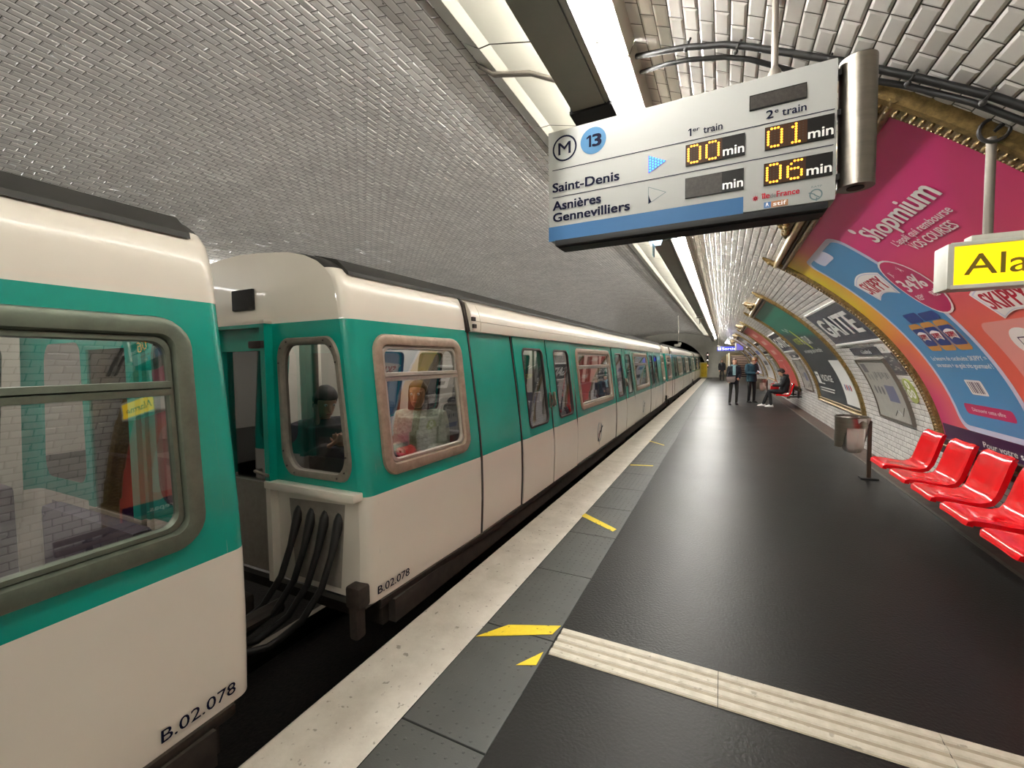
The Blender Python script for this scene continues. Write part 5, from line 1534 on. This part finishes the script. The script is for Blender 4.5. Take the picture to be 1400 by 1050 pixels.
def person(label, loc, rz, J, C):
    """J: joints (local, facing +Y); C: colours and garment settings. Body is one remeshed surface; clothes are children."""
    b = MB()
    sp_ = [Vector(p) for p in J['spine']]          # pelvis, waist, chest, shoulder line, neck base
    rt = V3(1, 0, 0); 
    W_ = C.get('width', 1.0)
    prof = [(.150, .105), (.135, .098), (.158, .112), (.150, .095), (.062, .062)]
    def torso(mb, grow=0.0, first=0, last=4, low=None):
        secs = []
        pts = sp_[first:last + 1]; pr = prof[first:last + 1]
        for i in range(len(pts)):
            a = pts[max(0, i - 1)]; c = pts[min(len(pts) - 1, i + 1)]
            up = (c - a).normalized(); fw = rt.cross(up) * -1
            fw = up.cross(rt); 
            secs.append((pts[i], fw, pr[i]))
        if low is not None:
            p0, fw0, pr0 = secs[0]; up0 = (pts[1] - pts[0]).normalized()
            secs.insert(0, (p0 - up0 * low, fw0, (pr0[0] * C.get('flare', 1.04), pr0[1] * C.get('flare', 1.04))))
        out = []
        for i in range(len(secs) - 1):
            for k in range(4):
                t = k / 4
                c = secs[i][0].lerp(secs[i + 1][0], t); fw = secs[i][1].lerp(secs[i + 1][1], t)
                rx = secs[i][2][0] * (1 - t) + secs[i + 1][2][0] * t; ry = secs[i][2][1] * (1 - t) + secs[i + 1][2][1] * t
                out.append(oval(c, rt, fw, rx * W_ + grow, ry * W_ + grow, 18))
        c, fw, (rx, ry) = secs[-1]; out.append(oval(c, rt, fw, rx * W_ + grow, ry * W_ + grow, 18))
        mb.loft(out)
    torso(b, -.012)
    hc = Vector(J['head']); fc = Vector(J.get('face', (0, 1, 0))); upv = Vector(J.get('hup', (0, 0, 1)))
    b.tube([sp_[4] - V3(0, 0, .03), sp_[4].lerp(hc, .5), hc - upv.normalized() * .05], [.056, .052, .055], 12, 0, True, True)
    head(b, hc, fc, upv)
    for s_ in 'LR':
        sh, el, wr = J['sh' + s_], J['el' + s_], J['wr' + s_]
        limb(b, [sh, el, wr], [.046, .036, .026])
        limb(b, [J['hip' + s_], J['kn' + s_], J['an' + s_]], [.075, .050, .034])
        hd = J.get('hd' + s_, Vector(wr) - Vector(el)); hn = J.get('hn' + s_, (0, 1, 0))
        hand(b, wr, hd, hn, J.get('hm' + s_, 1 if s_ == 'L' else -1), J.get('curl', .4))
    body = b.build('person', C.get('skin', skin), None, None, .0065, 2)
    tag(body, label, 'person'); body.location = loc; body.rotation_euler = (0, 0, rz)
    face_bits(hc, fc, upv, body)
    hair_cap(hc, fc, upv, body, C['hair'], C.get('hair_len', 0.0))
    # trousers
    t = MB(); torso(t, .008, 0, 1, .06)
    for s_ in 'LR':
        hip, kn, an = Vector(J['hip' + s_]), Vector(J['kn' + s_]), Vector(J['an' + s_])
        limb(t, [hip, kn, kn.lerp(an, .99)], [.088 * C.get('leg', 1), .062 * C.get('leg', 1), .050 * C.get('leg', 1)])
        limb(t, [sp_[0], hip], [.095, .088])
    t.build(C.get('leg_name', 'trousers'), C['trousers'], body, None, .011, 3)
    # top
    g = C.get('grow', .022)
    j = MB(); torso(j, g, 0, 3, C.get('hem', .12))
    p3, p4 = sp_[3], sp_[4]
    j.loft([oval(p3.lerp(p4, q_), rt, (p4 - p3).normalized().cross(rt), .150 * W_ * (1 - q_) + .074 * q_ + g * (1 - q_), .095 * W_ * (1 - q_) + .070 * q_ + g * (1 - q_), 18) for q_ in (0, .3, .6, .85, 1.0)])
    for s_ in 'LR':
        sh, el, wr = Vector(J['sh' + s_]), Vector(J['el' + s_]), Vector(J['wr' + s_])
        limb(j, [sp_[3].lerp(sh, .5), sh, el, el.lerp(wr, .93)], [.075, .060 + g * .5, .047 + g * .5, .036 + g * .4])
    j.build(C.get('top_name', 'jacket'), C['top'], body, None, .011, 3)
    if C.get('hood'):
        h = MB(); c = sp_[4] + V3(0, -.06, .02); h.tube([c + V3(.10 * math.cos(a), .07 * math.sin(a) - .01, .02 * math.sin(a)) for a in np.linspace(-.3, PI + .3 + PI * .0, 14)], [.03 + .02 * math.sin(PI * i / 13) for i in range(14)], 10, 0, True, True)
        h.ball(c + V3(0, -.05, -.03), (.10, .05, .08), 0, 12); h.build('hood', C['top'], body, None, .011, 2)
    if C.get('scarf'):
        h = MB(); c = sp_[4] + V3(0, .01, -.005); h.tube([c + V3(.085 * math.cos(a), .085 * math.sin(a), .012 * math.sin(3 * a)) for a in np.linspace(0, 2 * PI, 20)], .034, 10)
        h.loft([oval(sp_[3].lerp(sp_[1], q_) + V3(.02, .13 + .02 * math.sin(q_ * 3), .06), rt, V3(0, 1, 0), .055, .022, 12) for q_ in (0, .3, .6, .9, 1.1)]); h.build('scarf', C['scarf'], body, None, .010, 3)
    if C.get('collar'):
        h = MB(); c = sp_[4] + V3(0, 0, .0); h.loft([oval(c + V3(0, -.01 * q_, .05 * q_), rt, V3(0, 1, 0), .075 + .006 * q_, .072 + .006 * q_, 18) for q_ in (-.6, 0, .5, 1)]); h.build('collar', C['collar'], body, None, .010, 2)
    for s_ in 'LR':
        s2 = MB(); an = Vector(J['an' + s_]); shoe(s2, an, J.get('toe' + s_, an + V3(0, .2, 0)))
        s2.build('shoe', [C['shoe'], C.get('sole', C['shoe'])], body, 40)
    return body

def standing(h=1.68, lean=0.0, **kw):
    k = h / 1.75
    f = lambda x, y, z: (x * k, y * k, z * k)
    J = dict(spine=[f(0, 0, .95), f(0, .0, 1.10), f(0, .015, 1.28), f(0, -.005, 1.42), f(0, -.01, 1.50)], head=f(0, .025, 1.632),
             shL=f(-.185, -.01, 1.41), shR=f(.185, -.01, 1.41), elL=f(-.23, -.02, 1.13), elR=f(.23, -.02, 1.13), wrL=f(-.22, .06, .89), wrR=f(.22, .06, .89),
             hipL=f(-.09, 0, .92), hipR=f(.09, 0, .92), knL=f(-.10, .02, .50), knR=f(.10, .02, .50), anL=(-.11 * k, -.01, .085), anR=(.11 * k, -.01, .085))
    J.update(kw); return J
def seated(sz=.44, **kw):
    J = dict(spine=[(0, 0, sz + .11), (0, .0, sz + .26), (0, .03, sz + .42), (0, .02, sz + .56), (0, .03, sz + .63)], head=(0, .07, sz + .765),
             shL=(-.185, .01, sz + .55), shR=(.185, .01, sz + .55), elL=(-.22, .06, sz + .27), elR=(.22, .06, sz + .27), wrL=(-.12, .26, sz + .24), wrR=(.12, .26, sz + .24),
             hipL=(-.09, .03, sz + .09), hipR=(.09, .03, sz + .09), knL=(-.10, .44, sz + .10), knR=(.10, .44, sz + .10), anL=(-.10, .46, .085), anR=(.10, .46, .085))
    J.update(kw); return J

navyj = mat('navy_jacket', S(30, 34, 46), .8, noise=.2, nscale=14); darkleg = mat('dark_trousers', S(26, 26, 28), .8); grayleg = mat('grey_leggings', S(58, 56, 52), .8, noise=.2, nscale=20)
tealj = mat('petrol_jacket', S(16, 62, 78), .7, noise=.15, nscale=10); blackj = mat('black_jacket', S(24, 24, 26), .75, noise=.2, nscale=10)
brownh = mat('brown_hair', S(66, 46, 34), .6, noise=.3, nscale=40); darkh = mat('dark_hair', S(34, 24, 20), .6); blonde = mat('light_brown_hair', S(124, 92, 62), .6)
aqua = mat('pale_aqua_scarf', S(140, 176, 184), .8); whites = mat('white_trainers', S(232, 230, 226), .5); blacks = mat('black_shoes', S(22, 20, 20), .5)
sage = mat('sage_fleece', S(176, 186, 164), .9, noise=.35, nscale=26, bump=1.0, bscale=34)

# woman in a dark jacket with an aqua scarf and a shoulder bag
PW = (.36, 17.85, 0)
person('person standing in dark jacket with pale aqua scarf and grey shoulder bag', PW, PI + .15,
       standing(1.68, shL=(-.165, -.01, 1.36), shR=(.165, -.01, 1.36), wrL=(-.12, .20, .97), elL=(-.20, -.02, 1.10), hdL=(.3, .8, -.1), hnL=(.6, 0, -.3), anR=(.15, .05, .085), knR=(.12, .04, .49), anL=(-.09, -.04, .085), wrR=(.20, .12, .90), elR=(.205, -.03, 1.10)),
       dict(hair=brownh, hair_len=.09, top=navyj, trousers=grayleg, leg=.90, shoe=blacks, scarf=aqua, hem=.16, width=.86, grow=.026))
hb = thing('shoulder_bag', (.26, 17.66, .96), 'taupe grey shoulder bag hanging in front of the person with the aqua scarf', 'bag')
mb = MB(); mb.loft([[(x * k, y, z) for x, z in ((-.15, .06), (-.17, -.05), (-.13, -.13), (.10, -.13), (.15, -.05), (.14, .08))] for y, k in ((-.05, .92), (-.035, 1), (.035, 1), (.05, .92))], 0)
mb.build('bag_body', mat('taupe_leather', S(120, 104, 100), .6, noise=.2), hb, 50)
mb = MB(); mb.loft([[(-.15, -.054, .065), (.14, -.054, .085), (.10, -.056, -.02), (-.11, -.056, -.03)], [(-.15, -.060, .065), (.14, -.060, .085), (.10, -.062, -.02), (-.11, -.062, -.03)]]); mb.build('flap', mat('taupe_flap', S(134, 118, 112), .6), hb)
mb = MB(); mb.tube([(-.14, 0, .06), (-.10, .03, .22), (.02, .02, .40), (.12, .10, .52)], .010, 6); mb.build('strap', darkm, hb)
# man in petrol jacket looking down at a phone
PM = (.98, 18.9, 0)
person('person standing in petrol blue jacket and black trousers, head bent over a phone', PM, PI + .95 - .35,
       standing(1.76, head=(.0, .13, 1.60), face=(0, .78, -.62), hup=(0, .62, .78), spine=[(0, 0, .95), (0, 0, 1.10), (0, .02, 1.29), (0, .025, 1.42), (0, .05, 1.49)],
                wrL=(-.05, .30, 1.13), elL=(-.24, .04, 1.14), hdL=(.5, .8, .3), hnL=(0, -.3, 1), wrR=(.07, .30, 1.12), elR=(.24, .04, 1.13), hdR=(-.5, .8, .3), hnR=(0, -.3, 1)),
       dict(hair=blonde, top=tealj, trousers=darkleg, shoe=blacks, collar=mat('fleece_collar', S(190, 178, 164), .9), hem=.14, width=1.08, grow=.034))
ph = thing('mobile_phone', (0, 0, 0), 'small phone held by the person in the petrol blue jacket', 'phone')
Rm = Matrix.Rotation(PI + .60, 4, 'Z'); ph.location = Vector(PM) + (Rm @ V3(0.01, .40, 1.185)); ph.rotation_euler = (-.5, 0, PI + .60)
mb = MB(); mb.box((0, 0, 0), (.075, .15, .009), 0, bev=.003); mb.build('case', blackm, ph, 30)
mb = MB(); mb.box((0, 0, .0052), (.068, .14, .001)); mb.build('screen', mat('phone_screen', S(170, 190, 210), .2, emit=(.6, .7, .8), estr=.5), ph)
# seated person
person('person seated on a red seat in black hooded jacket, black trousers and white trainers', (1.86, 17.45, 0), PI / 2 - .05,
       seated(.435, spine=[(0, -.02, .56), (0, -.05, .70), (0, -.06, .86), (0, -.04, 1.0), (0, -.01, 1.07)], head=(0, .06, 1.20), face=(0, .85, -.45), hup=(0, .45, .9),
              wrL=(-.02, .30, .74), elL=(-.22, .06, .76), wrR=(.05, .30, .74), elR=(.22, .06, .76), hdL=(.5, .8, .1), hdR=(-.5, .8, .1), hnL=(0, 0, 1), hnR=(0, 0, 1),
              shL=(-.19, -.04, .99), shR=(.19, -.04, .99), knL=(-.11, .40, .53), knR=(.13, .42, .53), anL=(-.14, .36, .085), anR=(.14, .58, .085)),
       dict(hair=darkh, top=blackj, trousers=darkleg, shoe=whites, hood=True, hem=.04, width=1.05, grow=.032, skin=skin))
rb = thing('red_bag', (1.62, 17.83, .47), 'bright red carrier bag standing beside the seated person', 'bag')
mb = MB(); mb.loft([[(x, y * k, z) for x, z in ((-.13, 0), (.13, 0), (.16, .30), (-.08, .33))] for y, k in ((-.09, 1), (-.10, 1), (.10, 1), (.09, 1))]); mb.build('bag_body', mat('red_bag_fabric', S(210, 24, 30), .45), rb, 40)
mb = MB(); mb.tube([(-.02, -.10, .31), (0, -.11, .42), (.08, -.11, .42), (.10, -.10, .30)], .008, 6); mb.build('handle', redseat, rb)
# far person walking away near the passage
person('person in dark clothes standing far away beside the passage arch', (-.1, 38.6, 0), PI + .2,
       standing(1.66, anL=(-.09, .12, .085), knL=(-.09, .12, .49), anR=(.09, -.12, .10), knR=(.09, .03, .49)), dict(hair=darkh, hair_len=.1, top=blackj, trousers=grayleg, shoe=blacks, hem=.16, grow=.034))
# passengers behind the glass
person('passenger in pale sage fleece seated behind the side window of the second car', (-2.55, 3.25, .0), PI + .35, seated(.60, anL=(-.1, .40, .16), anR=(.1, .40, .16)),
       dict(hair=brownh, hair_len=.08, top=sage, trousers=darkleg, shoe=blacks, width=1.12, grow=.05, hem=.02, skin=skin_d))
pa = person('passenger in dark hooded jacket with pale headphones behind the side window of the second car', (-2.55, 3.92, .0), -.3, seated(.60, anL=(-.1, .40, .16), anR=(.1, .40, .16)),
       dict(hair=darkh, top=blackj, trousers=darkleg, shoe=blacks, hood=True, width=1.1, grow=.04, hem=.02))
hp = thing('headphones', (-2.55, 3.92, 0), 'pale headphones on the passenger in the dark jacket', 'headphones', None, -.3)
hc = V3(0, .07, 1.365)
mb = MB(); mb.tube([hc + V3(.095 * math.cos(a), 0, .145 * math.sin(a)) for a in np.linspace(0, PI, 16)], .010, 8); mb.build('headband', galv, hp, 50)
for s_ in (-1, 1):
    mb = MB(); mb.ball(hc + V3(.095 * s_, 0, 0), (.022, .038, .045), 0, 12); mb.build('ear_cup', galv, hp, 50)
person('passenger in black jacket seated behind the end window of the second car, looking down', (-2.93, 2.45, .0), -PI * .60, 
       seated(.60, anL=(-.1, .40, .16), anR=(.1, .40, .16), face=(0, .93, -.35), hup=(0, .35, .93), head=(0, .09, 1.355), wrL=(-.06, .24, 1.02), wrR=(.06, .24, 1.02), hnL=(0, 0, 1), hnR=(0, 0, 1)),
       dict(hair=darkh, top=blackj, trousers=darkleg, shoe=blacks, width=1.05, grow=.03, hem=.02))
